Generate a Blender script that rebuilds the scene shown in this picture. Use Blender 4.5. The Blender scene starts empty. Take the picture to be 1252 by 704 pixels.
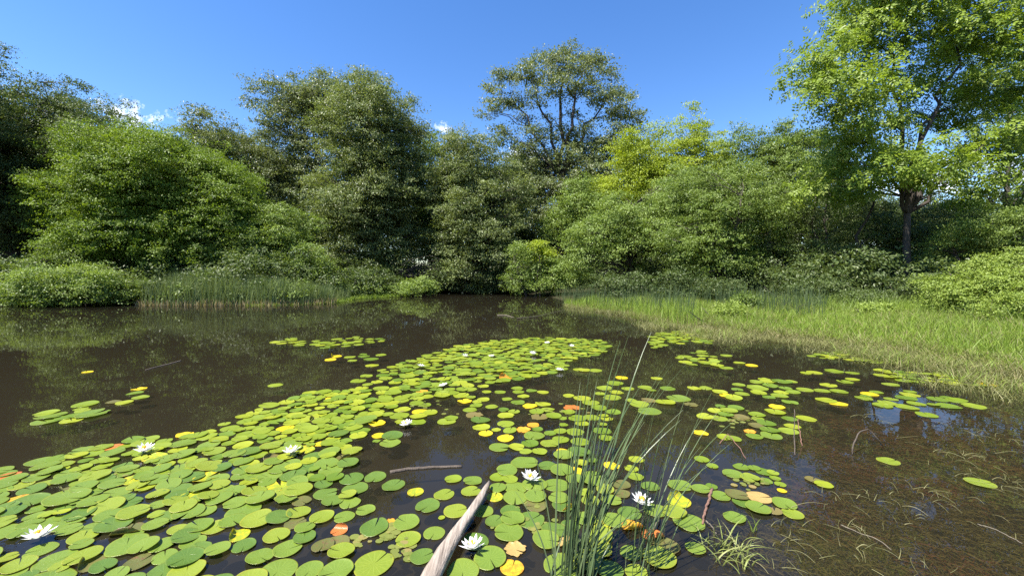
import bpy, math, random
import numpy as np

R = np.random.default_rng(7)
random.seed(7)
SC = bpy.context.scene
COL = SC.collection
F, CX, HY, CAMH = 500.0, 626.0, 335.0, 1.6       # focal length / centre / horizon of the 1252 px photograph, eye height


def gp(px, py, z=0.0):
    """point of the horizontal plane z seen at a photo pixel"""
    Y = (CAMH - z) * F / (py - HY)
    return np.array([(px - CX) / F * Y, Y, z])


def at(px, py, Y):
    return np.array([(px - CX) / F * Y, Y, CAMH + (HY - py) / F * Y])


def pix(p):
    return CX + p[0] / p[1] * F, HY + (CAMH - p[2]) / p[1] * F


# ------------------------------------------------------------------ mesh helpers
def mesh_from(name, verts, quads=None, tris=None, rnd=None, smooth=False, mat=None):
    me = bpy.data.meshes.new(name)
    verts = np.asarray(verts, np.float32)
    quads = np.zeros((0, 4), np.int32) if quads is None else np.asarray(quads, np.int32).reshape(-1, 4)
    tris = np.zeros((0, 3), np.int32) if tris is None else np.asarray(tris, np.int32).reshape(-1, 3)
    nq, nt = len(quads), len(tris)
    me.vertices.add(len(verts))
    me.vertices.foreach_set('co', verts.ravel())
    me.loops.add(nq * 4 + nt * 3)
    me.loops.foreach_set('vertex_index', np.concatenate([quads.ravel(), tris.ravel()]).astype(np.int32))
    me.polygons.add(nq + nt)
    ls = np.concatenate([np.arange(nq) * 4, nq * 4 + np.arange(nt) * 3]).astype(np.int32)
    me.polygons.foreach_set('loop_start', ls)
    me.polygons.foreach_set('use_smooth', np.full(nq + nt, smooth, dtype=bool))
    if rnd is not None:
        a = me.attributes.new('rnd', 'FLOAT', 'POINT')
        a.data.foreach_set('value', np.asarray(rnd, np.float32))
    me.update(calc_edges=True)
    if mat is not None:
        me.materials.append(mat)
    return me


def link(name, me, parent=None, loc=None):
    o = bpy.data.objects.new(name, me)
    COL.objects.link(o)
    if parent is not None:
        o.parent = parent
    if loc is not None:
        o.location = loc
    return o


def tag(o, label=None, cat=None, group=None, kind=None):
    if label:
        o['label'] = label
    if cat:
        o['category'] = cat
    if group:
        o['group'] = group
    if kind:
        o['kind'] = kind
    return o


def empty(name, loc):
    o = bpy.data.objects.new(name, None)
    o.empty_display_size = 0.1
    COL.objects.link(o)
    o.location = loc
    return o


class Geo:
    def __init__(s):
        s.v, s.q, s.t, s.r, s.n = [], [], [], [], 0

    def add(s, v, q=None, t=None, r=None):
        v = np.asarray(v, float).reshape(-1, 3)
        s.v.append(v)
        if q is not None and len(q):
            s.q.append(np.asarray(q, int).reshape(-1, 4) + s.n)
        if t is not None and len(t):
            s.t.append(np.asarray(t, int).reshape(-1, 3) + s.n)
        s.r.append(np.full(len(v), random.random()) if r is None else np.broadcast_to(r, (len(v),)))
        s.n += len(v)

    def mesh(s, name, mat, smooth=False, origin=None):
        v = np.concatenate(s.v)
        if origin is not None:
            v = v - np.asarray(origin)
        return mesh_from(name, v, np.concatenate(s.q) if s.q else None, np.concatenate(s.t) if s.t else None,
                         np.concatenate(s.r), smooth, mat)


def norm(a):
    return a / np.maximum(np.linalg.norm(a, axis=-1, keepdims=True), 1e-9)


def tube(g, pts, rad, sides=6, cap=True, wob=0.0, flat=1.0, r=None):
    pts = np.asarray(pts, float)
    n = len(pts)
    rad = np.broadcast_to(np.asarray(rad, float), (n,))
    d = np.gradient(pts, axis=0)
    d = norm(d)
    ref = np.array([0, 0, 1.0]) if abs(d[:, 2]).mean() < 0.8 else np.array([1.0, 0, 0])
    s = norm(np.cross(d, ref))
    u = np.cross(s, d)
    a = np.arange(sides) / sides * 2 * math.pi
    rr = rad[:, None] * (1 + wob * R.uniform(-1, 1, (n, sides)))
    v = pts[:, None] + s[:, None] * (np.cos(a) * rr)[..., None] + u[:, None] * (np.sin(a) * rr * flat)[..., None]
    v = v.reshape(-1, 3)
    i = np.arange(n - 1)[:, None] * sides
    j = np.arange(sides)
    k = (j + 1) % sides
    q = np.stack(np.broadcast_arrays(i + j, i + k, i + sides + k, i + sides + j), -1).reshape(-1, 4)
    t = None
    if cap:
        v = np.vstack([v, pts[0], pts[-1]])
        b = n * sides
        t = [(b, k[x], j[x]) for x in range(sides)] + [(b + 1, (n - 1) * sides + j[x], (n - 1) * sides + k[x]) for x in range(sides)]
    g.add(v, q, t, r)


def curve_pts(p0, p1, n=6, sag=0.0, wig=0.0):
    p0, p1 = np.asarray(p0, float), np.asarray(p1, float)
    t = np.linspace(0, 1, n)[:, None]
    p = p0 + (p1 - p0) * t
    L = np.linalg.norm(p1 - p0)
    p[:, 2] += sag * L * np.sin(t[:, 0] * math.pi)
    w = R.normal(0, wig * L, (n, 3))
    w[0] = 0
    w[-1] = 0
    return p + w


# ------------------------------------------------------------------ materials
def new_mat(name):
    m = bpy.data.materials.new(name)
    m.use_nodes = True
    nt = m.node_tree
    nt.nodes.clear()
    out = nt.nodes.new('ShaderNodeOutputMaterial')
    return m, nt, out


def nd(nt, kind, **kw):
    n = nt.nodes.new(kind)
    for k, v in kw.items():
        if k.startswith('_'):
            setattr(n, k[1:], v)
        else:
            n.inputs[k.replace('__', ' ')].default_value = v
    return n


def mixc(nt, fac, a, b, blend='MIX'):
    n = nt.nodes.new('ShaderNodeMix')
    n.data_type = 'RGBA'
    n.blend_type = blend
    for sock, v in ((0, fac), (6, a), (7, b)):
        if hasattr(v, 'is_linked') or hasattr(v, 'links'):
            nt.links.new(v, n.inputs[sock])
        elif sock == 0:
            n.inputs[0].default_value = v
        else:
            n.inputs[sock].default_value = (*v, 1)
    return n.outputs[2]


def math_n(nt, op, a, b=None, c=None, clamp=False):
    n = nt.nodes.new('ShaderNodeMath')
    n.operation = op
    n.use_clamp = clamp
    for i, v in enumerate((a, b, c)):
        if v is None:
            continue
        if hasattr(v, 'links'):
            nt.links.new(v, n.inputs[i])
        else:
            n.inputs[i].default_value = v
    return n.outputs[0]


def ramp(nt, fac, stops):
    n = nt.nodes.new('ShaderNodeValToRGB')
    e = n.color_ramp.elements
    while len(e) < len(stops):
        e.new(0.5)
    for i, (p, c) in enumerate(stops):
        e[i].position = p
        e[i].color = (*c, 1)
    nt.links.new(fac, n.inputs[0])
    return n.outputs[0]


def noise(nt, scale, detail=3.0, vec=None, rough=0.5):
    n = nt.nodes.new('ShaderNodeTexNoise')
    n.inputs['Scale'].default_value = scale
    n.inputs['Detail'].default_value = detail
    n.inputs['Roughness'].default_value = rough
    if vec is not None:
        nt.links.new(vec, n.inputs['Vector'])
    return n.outputs['Fac']


def leafy(nt, out, colour, rough=0.45, trans=0.3, tcol=(1.25, 1.25, 0.6), spec=0.5, normal=None):
    p = nt.nodes.new('ShaderNodeBsdfPrincipled')
    p.inputs['Roughness'].default_value = rough
    p.inputs['Specular IOR Level'].default_value = spec
    nt.links.new(colour, p.inputs['Base Color'])
    t = nt.nodes.new('ShaderNodeBsdfTranslucent')
    nt.links.new(mixc(nt, 1.0, colour, tcol, 'MULTIPLY'), t.inputs['Color'])
    if normal is not None:
        nt.links.new(normal, p.inputs['Normal'])
    mx = nt.nodes.new('ShaderNodeMixShader')
    mx.inputs[0].default_value = trans
    nt.links.new(p.outputs[0], mx.inputs[1])
    nt.links.new(t.outputs[0], mx.inputs[2])
    nt.links.new(mx.outputs[0], out.inputs[0])


def attr(nt, name='rnd'):
    n = nt.nodes.new('ShaderNodeAttribute')
    n.attribute_name = name
    return n.outputs['Fac']


def leaf_mat(name, c1, c2, c3=None, rough=0.42, trans=0.38, spec=0.32):
    m, nt, out = new_mat(name)
    r = attr(nt)
    stops = [(0.0, c1), (0.75, c2), (1.0, c3 or c2)]
    col = ramp(nt, r, stops)
    geo = nt.nodes.new('ShaderNodeNewGeometry')
    nz = noise(nt, 0.45, 2.0, geo.outputs['Position'])
    col = mixc(nt, math_n(nt, 'MULTIPLY_ADD', nz, 1.2, -0.35, True), col, tuple(x * 1.3 for x in c2))
    leafy(nt, out, col, rough, trans, spec=spec)
    return m


def bark_mat(name, c1, c2, scale=6.0):
    m, nt, out = new_mat(name)
    tc = nt.nodes.new('ShaderNodeTexCoord')
    mp = nt.nodes.new('ShaderNodeMapping')
    mp.inputs['Scale'].default_value = (1, 1, 0.15)
    nt.links.new(tc.outputs['Object'], mp.inputs['Vector'])
    nz = noise(nt, scale, 6.0, mp.outputs[0], 0.7)
    p = nt.nodes.new('ShaderNodeBsdfPrincipled')
    p.inputs['Roughness'].default_value = 0.9
    nt.links.new(ramp(nt, nz, [(0.3, c1), (0.7, c2)]), p.inputs['Base Color'])
    b = nt.nodes.new('ShaderNodeBump')
    b.inputs['Strength'].default_value = 0.6
    b.inputs['Distance'].default_value = 0.05
    nt.links.new(nz, b.inputs['Height'])
    nt.links.new(b.outputs[0], p.inputs['Normal'])
    nt.links.new(p.outputs[0], out.inputs[0])
    return m


LEAF = {
    'olive':  leaf_mat('leaf_olive', (0.078, 0.110, 0.032), (0.150, 0.185, 0.062), (0.205, 0.228, 0.100), rough=0.42),
    'grey':   leaf_mat('leaf_grey_green', (0.082, 0.109, 0.036), (0.144, 0.175, 0.068), (0.204, 0.224, 0.116), rough=0.40),
    'dark':   leaf_mat('leaf_dark', (0.043, 0.071, 0.019), (0.090, 0.124, 0.036), (0.138, 0.165, 0.058), rough=0.45),  # naturally dark foliage; also painted shade for the right understorey
    'vivid':  leaf_mat('leaf_vivid', (0.076, 0.128, 0.014), (0.150, 0.218, 0.024), (0.20, 0.26, 0.04), rough=0.5),
    'yellow': leaf_mat('leaf_yellow_green', (0.16, 0.22, 0.018), (0.28, 0.34, 0.03), (0.34, 0.39, 0.05), rough=0.5, trans=0.45),
    'light':  leaf_mat('leaf_light', (0.10, 0.155, 0.030), (0.175, 0.240, 0.050), (0.22, 0.28, 0.075), rough=0.46),
    'walnut': leaf_mat('leaf_walnut', (0.100, 0.160, 0.022), (0.205, 0.276, 0.038), (0.263, 0.320, 0.066), rough=0.45, trans=0.45),
    'mid':    leaf_mat('leaf_mid', (0.078, 0.124, 0.023), (0.144, 0.201, 0.038), (0.186, 0.242, 0.058), rough=0.46),
    'fine':   leaf_mat('leaf_fine', (0.121, 0.174, 0.028), (0.209, 0.274, 0.048), (0.264, 0.325, 0.072), rough=0.5),
}
BARK = bark_mat('bark_dark', (0.022, 0.017, 0.013), (0.065, 0.052, 0.042))
BARK_PALE = bark_mat('bark_pale', (0.06, 0.05, 0.042), (0.16, 0.14, 0.115))


# ------------------------------------------------------------------ trees
def leaves_simple(C, AX, NO, size, aspect=0.55):
    """rhombic folded leaves: centres C, long axes AX, normals NO, length per leaf"""
    n = len(C)
    AX = norm(AX)
    NO = norm(NO - AX * np.sum(NO * AX, 1, keepdims=True))
    S = np.cross(AX, NO)
    L = size[:, None]
    b = C - AX * L * 0.5
    t = C + AX * L * 0.5 - NO * L * 0.08
    m = C - AX * L * 0.05 + NO * L * 0.07
    l = m + S * L * aspect * 0.5
    r = m - S * L * aspect * 0.5
    v = np.stack([b, r, t, l], 1).reshape(-1, 3)
    q = np.arange(n * 4).reshape(-1, 4)
    return v, q


def crown_mesh(name, lobes, leaf, mat, dens, spray=0.75, per=26, droop=0.15, flat=0.45, pinnate=False, inner=0.55, updir=0.45):
    """lobes: list of (centre, radius vec3). leaf: leaf length"""
    CC, DD, RR = [], [], []
    for c, r in lobes:
        r = np.asarray(r)
        area = 4 * math.pi * (np.mean(r ** 1.6)) ** (1 / 0.8)
        n = max(6, int(area * dens))
        d = norm(R.normal(0, 1, (n, 3)))
        keep = d[:, 2] > -0.75
        d = d[keep]
        f = (inner + (1.08 - inner) * R.random(len(d)) ** 0.55)
        far = R.random(len(d)) < 0.13
        f = np.where(far, R.uniform(1.05, 1.5, len(d)), f)
        ph = R.uniform(0, 6.28, 3)
        bump = 1 + 0.2 * np.sin(d[:, 0] * 4.3 + ph[0]) * np.sin(d[:, 1] * 4.1 + ph[1]) + 0.16 * np.sin(d[:, 2] * 5.5 + ph[2])
        # holes: drop some clusters in coherent patches
        hole = np.sin(d[:, 0] * 6 + ph[1]) + np.sin(d[:, 1] * 6.4 + ph[2]) + np.sin(d[:, 2] * 7 + ph[0])
        keep = (hole < 0.95)
        CC.append((np.asarray(c) + d * r * (f * bump)[:, None])[keep])
        DD.append(d[keep])
    C = np.concatenate(CC)
    D = np.concatenate(DD)
    n = len(C)
    # spray axis: outward and flattened, drooping
    A = D.copy()
    A[:, 2] = A[:, 2] * 0.45 - droop
    A = norm(A + R.normal(0, 0.35, A.shape))
    sp = spray * R.uniform(0.6, 1.3, n)
    u = R.uniform(-0.5, 0.6, (n, per))
    P = C[:, None] + A[:, None] * (u * sp[:, None])[..., None]
    jit = R.normal(0, 1, (n, per, 3)) * np.array([1, 1, flat]) * (sp[:, None, None] * 0.30)
    P = P + jit
    P[..., 2] -= (u ** 2) * sp[:, None] * 0.25
    P = P.reshape(-1, 3)
    N = len(P)
    Ar = np.repeat(A, per, 0)
    Dr = np.repeat(D, per, 0)
    ax = norm(Ar * 0.6 + R.normal(0, 0.6, (N, 3)) + np.array([0, 0, -0.25]))
    no = norm(np.array([0, 0, updir]) + Dr * 0.8 + np.repeat(R.normal(0, 0.36, (n, 3)), per, 0) + R.normal(0, 0.30, (N, 3)))
    cl = np.clip(np.repeat(R.normal(0.45, 0.2, n), per) + R.normal(0, 0.22, N), 0, 1)
    sz = leaf * R.uniform(0.65, 1.25, N)
    if not pinnate:
        v, q = leaves_simple(P, ax, no, sz)
        return mesh_from(name, v, q, rnd=np.repeat(cl, 4), mat=mat)
    # compound leaves: pairs of leaflets on a rachis
    k = 3
    no = norm(no - ax * np.sum(no * ax, 1, keepdims=True))
    s = np.cross(ax, no)
    Cs, As, Ns, Ss, Rs = [], [], [], [], []
    for j in range(k):
        t = (j + 0.6) / k
        for sg in (-1, 1):
            d = norm(ax * 0.55 + s * sg - no * 0.25)
            Cs.append(P + ax * (sz * t)[:, None] - no * (sz * 0.22 * t * t)[:, None] + d * (sz * 0.2)[:, None])
            As.append(d)
            Ns.append(norm(no + R.normal(0, 0.2, no.shape)))
            Ss.append(sz * 0.44 * (1 - 0.35 * abs(t - 0.5)))
            Rs.append(cl)
    Cs.append(P + ax * (sz * 1.15)[:, None] - no * (sz * 0.25)[:, None])
    As.append(norm(ax - no * 0.3))
    Ns.append(no)
    Ss.append(sz * 0.4)
    Rs.append(cl)
    v, q = leaves_simple(np.concatenate(Cs), np.concatenate(As), np.concatenate(Ns), np.concatenate(Ss), 0.52)
    return mesh_from(name, v, q, rnd=np.repeat(np.concatenate(Rs), 4), mat=mat)


def sublobes(c, r, n, frac=0.29, low=-0.6, shell=0.78):
    out = []
    n = int(n * 1.7)
    r = np.asarray(r, float)
    i = np.arange(n) + 0.5
    z = 1 - (1 - low) * i / n
    a = i * 2.399963 + R.uniform(0, 6.28)
    d = np.stack([np.cos(a) * np.sqrt(np.maximum(0, 1 - z * z)), np.sin(a) * np.sqrt(np.maximum(0, 1 - z * z)), z], 1)
    d = norm(d + R.normal(0, 0.17, d.shape))
    for k in range(n):
        rr = np.mean(r) * frac * R.uniform(0.5, 1.4)
        cc = np.asarray(c) + d[k] * r * shell * R.uniform(0.62, 1.22)
        out.append((cc, np.array([rr * 1.12, rr * 1.12, rr * 0.8])))
    for _ in range(max(1, n // 8)):                     # arms that reach beyond the rounded mass
        dd = norm(R.normal(0, 1, 3) + np.array([0, -0.2, 0.25]))
        rr = np.mean(r) * frac * R.uniform(0.3, 0.6)
        out.append((np.asarray(c) + dd * r * R.uniform(0.95, 1.2), np.array([rr * 1.2, rr * 1.2, rr * 0.75])))
    return out


def make_tree(kind, label, cat, Y, base_px, ellipses, leaf='mid', trunk_r=0.22, dens=1.0, nsub=16, group=None, bark=None,
              base_z=0.3, frac=0.29, low=-0.9, leafsize=None, pinnate=False, droop=0.15, lobe_list=None, fork=None,
              stems=1, shell=0.78, per=40, spray=None, trunk_part='trunk', crown_part='crown', limb_r=1.0, twigs=2, top_frac=0.75, flat=0.34, inner=0.62, updir=0.45):
    """ellipses: (px, py, rx_px, rz_px[, dY]) crown masses seen in the photograph, set at their real distance Y"""
    base = np.array([(base_px - CX) / F * Y, Y, base_z])
    lobes = []
    cents = []
    for e in ellipses:
        yy = Y + (e[4] if len(e) > 4 else 0)
        c = at(e[0], e[1], yy)
        rx, rz = e[2] / F * yy, e[3] / F * yy
        ry = (rx * 0.6 + min(rx, rz) * 0.4) * 0.95
        ns = e[5] if len(e) > 5 else nsub
        lobes += sublobes(c, (rx, ry, rz), ns, frac, low, shell)
        cents.append((c, rx, rz))
    if lobe_list:
        for (px, py, rp, dy) in lobe_list:
            yy = Y + dy
            r = rp / F * yy
            lobes.append((at(px, py, yy), np.array([r * 1.15, r * 1.15, r * 0.8])))
    lobes = [(c, r) for c, r in lobes if c[2] - r[2] * 0.6 > base_z - 0.1 or c[2] > base_z + 0.2]
    ls = leafsize or 0.0047 * Y
    d0 = dens * 0.95 / (ls * ls * 0.27 * per)
    root = empty(kind, base)
    tag(root, label, cat, group)
    me = crown_mesh(kind + '_' + crown_part, lobes, ls, LEAF[leaf], d0, spray or ls * 5.2, per, droop, pinnate=pinnate, flat=flat, inner=inner, updir=updir)
    co = np.empty(len(me.vertices) * 3, np.float32)
    me.vertices.foreach_get('co', co)
    co = co.reshape(-1, 3) - base.astype(np.float32)
    co[:, 2] = np.maximum(co[:, 2], 0.03 - base_z + 0.0)
    me.vertices.foreach_set('co', co.ravel())
    me.update()
    link(crown_part, me, root)
    # trunk with limbs
    g = Geo()
    topz = max(c[2] for c, r in lobes)
    midx = np.mean([c[0] for c, r in lobes])
    midy = np.mean([c[1] for c, r in lobes])
    H = topz - base_z
    trunks = []
    for sidx in range(stems):
        off = np.array([0, 0, 0.0]) if stems == 1 else np.array([R.normal(0, 0.35), R.normal(0, 0.3), 0])
        top = np.array([base[0] + (midx - base[0]) * 0.75 + off[0] * 3, base[1] + (midy - base[1]) * 0.6 + off[1] * 3, base_z + H * top_frac])
        if fork is not None:
            top = at(fork[0], fork[1], Y)
        n = 9
        pts = curve_pts(base + off + np.array([0, 0, -0.4]), top, n, 0, 0.012 if fork is None else 0.004)
        tt = np.linspace(0, 1, n)
        rad = trunk_r * (1 - (0.75 if fork is None else 0.3) * tt)
        rad[0] *= 1.5
        rad[1] *= 1.08
        tube(g, pts, rad, 8, wob=0.06)
        trunks.append((pts, rad))
    forks = []
    if fork is not None:
        for (fx, fy, dy, fr) in fork[2]:
            p = curve_pts(trunks[0][0][-1] - np.array([0, 0, 0.1]), at(fx, fy, Y + dy), 8, 0.05, 0.03)
            rad = fr * (1 - 0.7 * np.linspace(0, 1, 8))
            tube(g, p, rad, 7, wob=0.05)
            forks.append((p, rad))
    for c, r in lobes:
        src = forks if forks else trunks
        # nearest point below the lobe
        best = None
        for p, rad in src:
            for kk in range(2, len(p) - 0):
                dz = c[2] - p[kk, 2]
                dd = np.linalg.norm(c - p[kk]) + (3.0 * max(0, 0.25 * np.linalg.norm((c - p[kk])[:2]) - dz))
                if best is None or dd < best[0]:
                    best = (dd, p[kk], rad[kk])
        st, sr = best[1], best[2]
        L = np.linalg.norm(c - st)
        lr = min(sr * 0.55, 0.018 * L + 0.025) * limb_r
        p = curve_pts(st, c, 6, 0.08, 0.035)
        tube(g, p, lr * (1 - 0.7 * np.linspace(0, 1, 6)), 5, cap=False)
        for _ in range(twigs):
            e = c + norm(R.normal(0, 1, 3)) * r * 0.95
            tube(g, curve_pts(p[R.integers(2, 5)], e, 5, 0.06, 0.05), lr * 0.4 * (1 - 0.75 * np.linspace(0, 1, 5)), 4, cap=False)
    tm = g.mesh(kind + '_' + trunk_part, bark or BARK, True, base)
    link(trunk_part, tm, root)
    return root



# ------------------------------------------------------------------ sky, sun, camera
SUN_EL, SUN_AZ = 61.0, 235.0          # azimuth clockwise from +Y: the sun is high, behind and to the left
EL, AZ = math.radians(SUN_EL), math.radians(SUN_AZ)
w = bpy.data.worlds.new('World')
SC.world = w
w.use_nodes = True
nt = w.node_tree
nt.nodes.clear()
wout = nt.nodes.new('ShaderNodeOutputWorld')
bg = nt.nodes.new('ShaderNodeBackground')
bg.inputs['Strength'].default_value = 0.086
sky = nt.nodes.new('ShaderNodeTexSky')
sky.sky_type = 'NISHITA'
sky.sun_disc = False
sky.sun_elevation = EL
sky.sun_rotation = AZ
sky.altitude = 100
sky.air_density = 1.0
sky.dust_density = 0.1
sky.ozone_density = 2.2
tc = nt.nodes.new('ShaderNodeTexCoord')
vec = tc.outputs['Generated']
nzv = nt.nodes.new('ShaderNodeTexNoise')
nzv.inputs['Scale'].default_value = 48.0
nzv.inputs['Detail'].default_value = 7.0
nzv.inputs['Roughness'].default_value = 0.62
nt.links.new(vec, nzv.inputs['Vector'])
nf = nzv.outputs['Fac']
cloud = None
# small cumulus puffs: direction (azimuth, elevation in degrees), half widths in degrees
for az, el, wa, we in ((-42.9, 15.9, 2.8, 1.3), (-9.7, 19.2, 1.2, 0.9), (1.6, 16.4, 3.4, 1.0), (45.5, 9.0, 5.0, 2.5), (53, 9, 5, 3.0)):
    a, e = math.radians(az), math.radians(el)
    f = (math.sin(a) * math.cos(e), math.cos(a) * math.cos(e), math.sin(e))
    rt = (math.cos(a), -math.sin(a), 0)
    up = (-math.sin(a) * math.sin(e), -math.cos(a) * math.sin(e), math.cos(e))
    comps = []
    for ax, sc in ((rt, math.radians(wa)), (up, math.radians(we))):
        d = nt.nodes.new('ShaderNodeVectorMath')
        d.operation = 'DOT_PRODUCT'
        nt.links.new(vec, d.inputs[0])
        d.inputs[1].default_value = ax
        comps.append(math_n(nt, 'POWER', math_n(nt, 'DIVIDE', d.outputs['Value'], sc), 2.0))
    dist = math_n(nt, 'SQRT', math_n(nt, 'ADD', comps[0], comps[1]))
    df = nt.nodes.new('ShaderNodeVectorMath')
    df.operation = 'DOT_PRODUCT'
    nt.links.new(vec, df.inputs[0])
    df.inputs[1].default_value = f
    front = math_n(nt, 'GREATER_THAN', df.outputs['Value'], 0.3)
    m = math_n(nt, 'SUBTRACT', 1.0, dist)
    m = math_n(nt, 'ADD', m, math_n(nt, 'MULTIPLY_ADD', nf, 4.2, -2.25))
    m = math_n(nt, 'MULTIPLY', math_n(nt, 'MULTIPLY', m, 0.85, None, True), front)
    cloud = m if cloud is None else math_n(nt, 'MAXIMUM', cloud, m)
hs = nt.nodes.new('ShaderNodeHueSaturation')
hs.inputs['Saturation'].default_value = 1.26
hs.inputs['Hue'].default_value = 0.508
nt.links.new(sky.outputs[0], hs.inputs['Color'])
nt.links.new(mixc(nt, math_n(nt, 'MULTIPLY', cloud, 0.92), hs.outputs[0], (8.6, 8.7, 9.2)), bg.inputs['Color'])
nt.links.new(bg.outputs[0], wout.inputs[0])

sd = bpy.data.lights.new('sun', 'SUN')
sd.energy = 5.0
sd.angle = math.radians(0.55)
sd.color = (1.0, 0.95, 0.86)
so = link('sun', sd)
from mathutils import Vector
so.rotation_euler = Vector((math.sin(AZ) * math.cos(EL), math.cos(AZ) * math.cos(EL), math.sin(EL))).to_track_quat('Z', 'Y').to_euler()

cd = bpy.data.cameras.new('camera')
cd.sensor_width = 36.0
cd.lens = 36.0 * F / 1252.0
cd.shift_y = (HY - 352.0) / 1252.0
cd.clip_start = 0.05
cd.clip_end = 3000
co = link('camera', cd)
co.location = (0, 0, CAMH)
co.rotation_euler = (math.radians(90), 0, 0)
SC.camera = co
SC.view_settings.view_transform = 'Standard'
SC.view_settings.look = 'None'
SC.view_settings.exposure = 1.62
SC.view_settings.gamma = 1.0
cy = SC.cycles
cy.max_bounces = 7
cy.diffuse_bounces = 3
cy.glossy_bounces = 3
cy.transmission_bounces = 3
cy.transparent_max_bounces = 10
cy.caustics_reflective = False
cy.caustics_refractive = False
cy.sample_clamp_indirect = 6.0
cy.use_denoising = False

# ------------------------------------------------------------------ terrain and water
SHORE_PX = [(-110, 383), (0, 374), (60, 372), (110, 371.5), (170, 372.5), (240, 373), (330, 373), (400, 371), (430, 366), (490, 362), (515, 357.5),
            (560, 356), (610, 356.5), (640, 359), (668, 363), (690, 369), (705, 374.5), (740, 380), (780, 385), (820, 392), (850, 402),
            (900, 410), (950, 414), (1000, 419), (1060, 428), (1120, 440), (1180, 450), (1252, 470)]
POND = [gp(a, b)[:2] for a, b in SHORE_PX] + [np.array(p) for p in ((8.6, 4.6), (9.2, 3.0), (9.0, 1.0), (4, 0.95), (0.5, 1.05), (-6, 0.9), (-15, 1.2), (-22, 3.5), (-25, 9.0))]
POND = np.array(POND)


def shore_dist(xy):
    """signed distance to the waterline: positive on land"""
    xy = np.asarray(xy, float)
    a, b = POND, np.roll(POND, -1, 0)
    best = np.full(len(xy), 1e9)
    inside = np.zeros(len(xy), bool)
    for p, q in zip(a, b):
        e = q - p
        t = np.clip(((xy - p) @ e) / (e @ e), 0, 1)
        best = np.minimum(best, np.linalg.norm(xy - p - t[:, None] * e, axis=1))
        cond = (p[1] > xy[:, 1]) != (q[1] > xy[:, 1])
        with np.errstate(divide='ignore', invalid='ignore'):
            xx = (q[0] - p[0]) * (xy[:, 1] - p[1]) / (q[1] - p[1]) + p[0]
        inside ^= cond & (xy[:, 0] < xx)
    return np.where(inside, -best, best)


def wob2(x, y):
    return (np.sin(x * 0.9 + 1.3 * np.sin(y * 0.5)) * np.sin(y * 0.8 + 0.7) + 0.5 * np.sin(x * 2.3 + y * 1.1) * np.sin(y * 2.7 - x * 0.6))


def ground_z(xy):
    xy = np.asarray(xy, float)
    s = shore_dist(xy)
    n = wob2(xy[:, 0], xy[:, 1])
    land = 0.30 * (1 - np.exp(-np.maximum(s, 0) / 2.5)) + 0.03 * n * np.clip(s / 2, 0, 1) + 0.012 * np.clip(s, 0, 60)
    bed = -np.minimum(0.05 + 0.10 * np.maximum(-s, 0), 0.12) + 0.012 * n * np.clip(-s, 0, 1)
    return np.where(s > 0, land - 0.05 * np.exp(-np.maximum(s, 0) / 0.4), bed)


def axis(lo, hi, fine_lo, fine_hi, step):
    a = list(np.arange(fine_lo, fine_hi + 1e-6, step))
    d = step
    x = fine_lo
    left = []
    while x > lo:
        d *= 1.25
        x -= d
        left.append(x)
    x, d = fine_hi, step
    right = []
    while x < hi:
        d *= 1.25
        x += d
        right.append(x)
    return np.array(left[::-1] + a + right)


gx, gy = axis(-900, 900, -30, 30, 0.3), axis(-120, 1500, -1, 45, 0.3)
GX, GY = np.meshgrid(gx, gy)
xy = np.stack([GX.ravel(), GY.ravel()], 1)
gv = np.column_stack([xy, ground_z(xy)])
nx, ny = len(gx), len(gy)
ii = (np.arange(ny - 1)[:, None] * nx + np.arange(nx - 1)[None]).ravel()
gq = np.stack([ii, ii + 1, ii + nx + 1, ii + nx], 1)

m_ground, nt, out = new_mat('ground_mud_and_litter')
geo = nt.nodes.new('ShaderNodeNewGeometry')
sep = nt.nodes.new('ShaderNodeSeparateXYZ')
nt.links.new(geo.outputs['Position'], sep.inputs[0])
n1 = noise(nt, 1.6, 6, geo.outputs['Position'], 0.65)
n2 = noise(nt, 14.0, 4, geo.outputs['Position'], 0.6)
bedc = mixc(nt, n1, (0.024, 0.020, 0.0125), (0.015, 0.0135, 0.009))
bedc = mixc(nt, math_n(nt, 'MULTIPLY_ADD', n2, 1.5, -0.6, True), bedc, (0.018, 0.015, 0.010))
landc = mixc(nt, n2, (0.022, 0.020, 0.012), (0.045, 0.045, 0.018))
onland = math_n(nt, 'MULTIPLY_ADD', sep.outputs[2], 12.0, 0.4, True)
p = nt.nodes.new('ShaderNodeBsdfPrincipled')
p.inputs['Roughness'].default_value = 0.95
p.inputs['Specular IOR Level'].default_value = 0.1
nt.links.new(mixc(nt, onland, bedc, landc), p.inputs['Base Color'])
nt.links.new(p.outputs[0], out.inputs[0])
tag(link('ground', mesh_from('ground', gv, gq, smooth=True, mat=m_ground)), kind='structure')

# water: a clear-brown sheet that mirrors by Fresnel and lets the muddy bed show through
m_water, nt, out = new_mat('pond_water')
geo = nt.nodes.new('ShaderNodeNewGeometry')
mp = nt.nodes.new('ShaderNodeMapping')
mp.inputs['Scale'].default_value = (1.0, 1.0, 1.0)
nt.links.new(geo.outputs['Position'], mp.inputs['Vector'])
r1 = noise(nt, 2.2, 3, mp.outputs[0], 0.5)
r2 = noise(nt, 11.0, 2, mp.outputs[0], 0.5)
hh = math_n(nt, 'ADD', r1, math_n(nt, 'MULTIPLY', r2, 0.16))
bp = nt.nodes.new('ShaderNodeBump')
bp.inputs['Strength'].default_value = 1.0
bp.inputs['Distance'].default_value = 0.001
nt.links.new(hh, bp.inputs['Height'])
gl = nt.nodes.new('ShaderNodeBsdfGlossy')
gl.inputs['Roughness'].default_value = 0.005
nt.links.new(bp.outputs[0], gl.inputs['Normal'])
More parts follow.
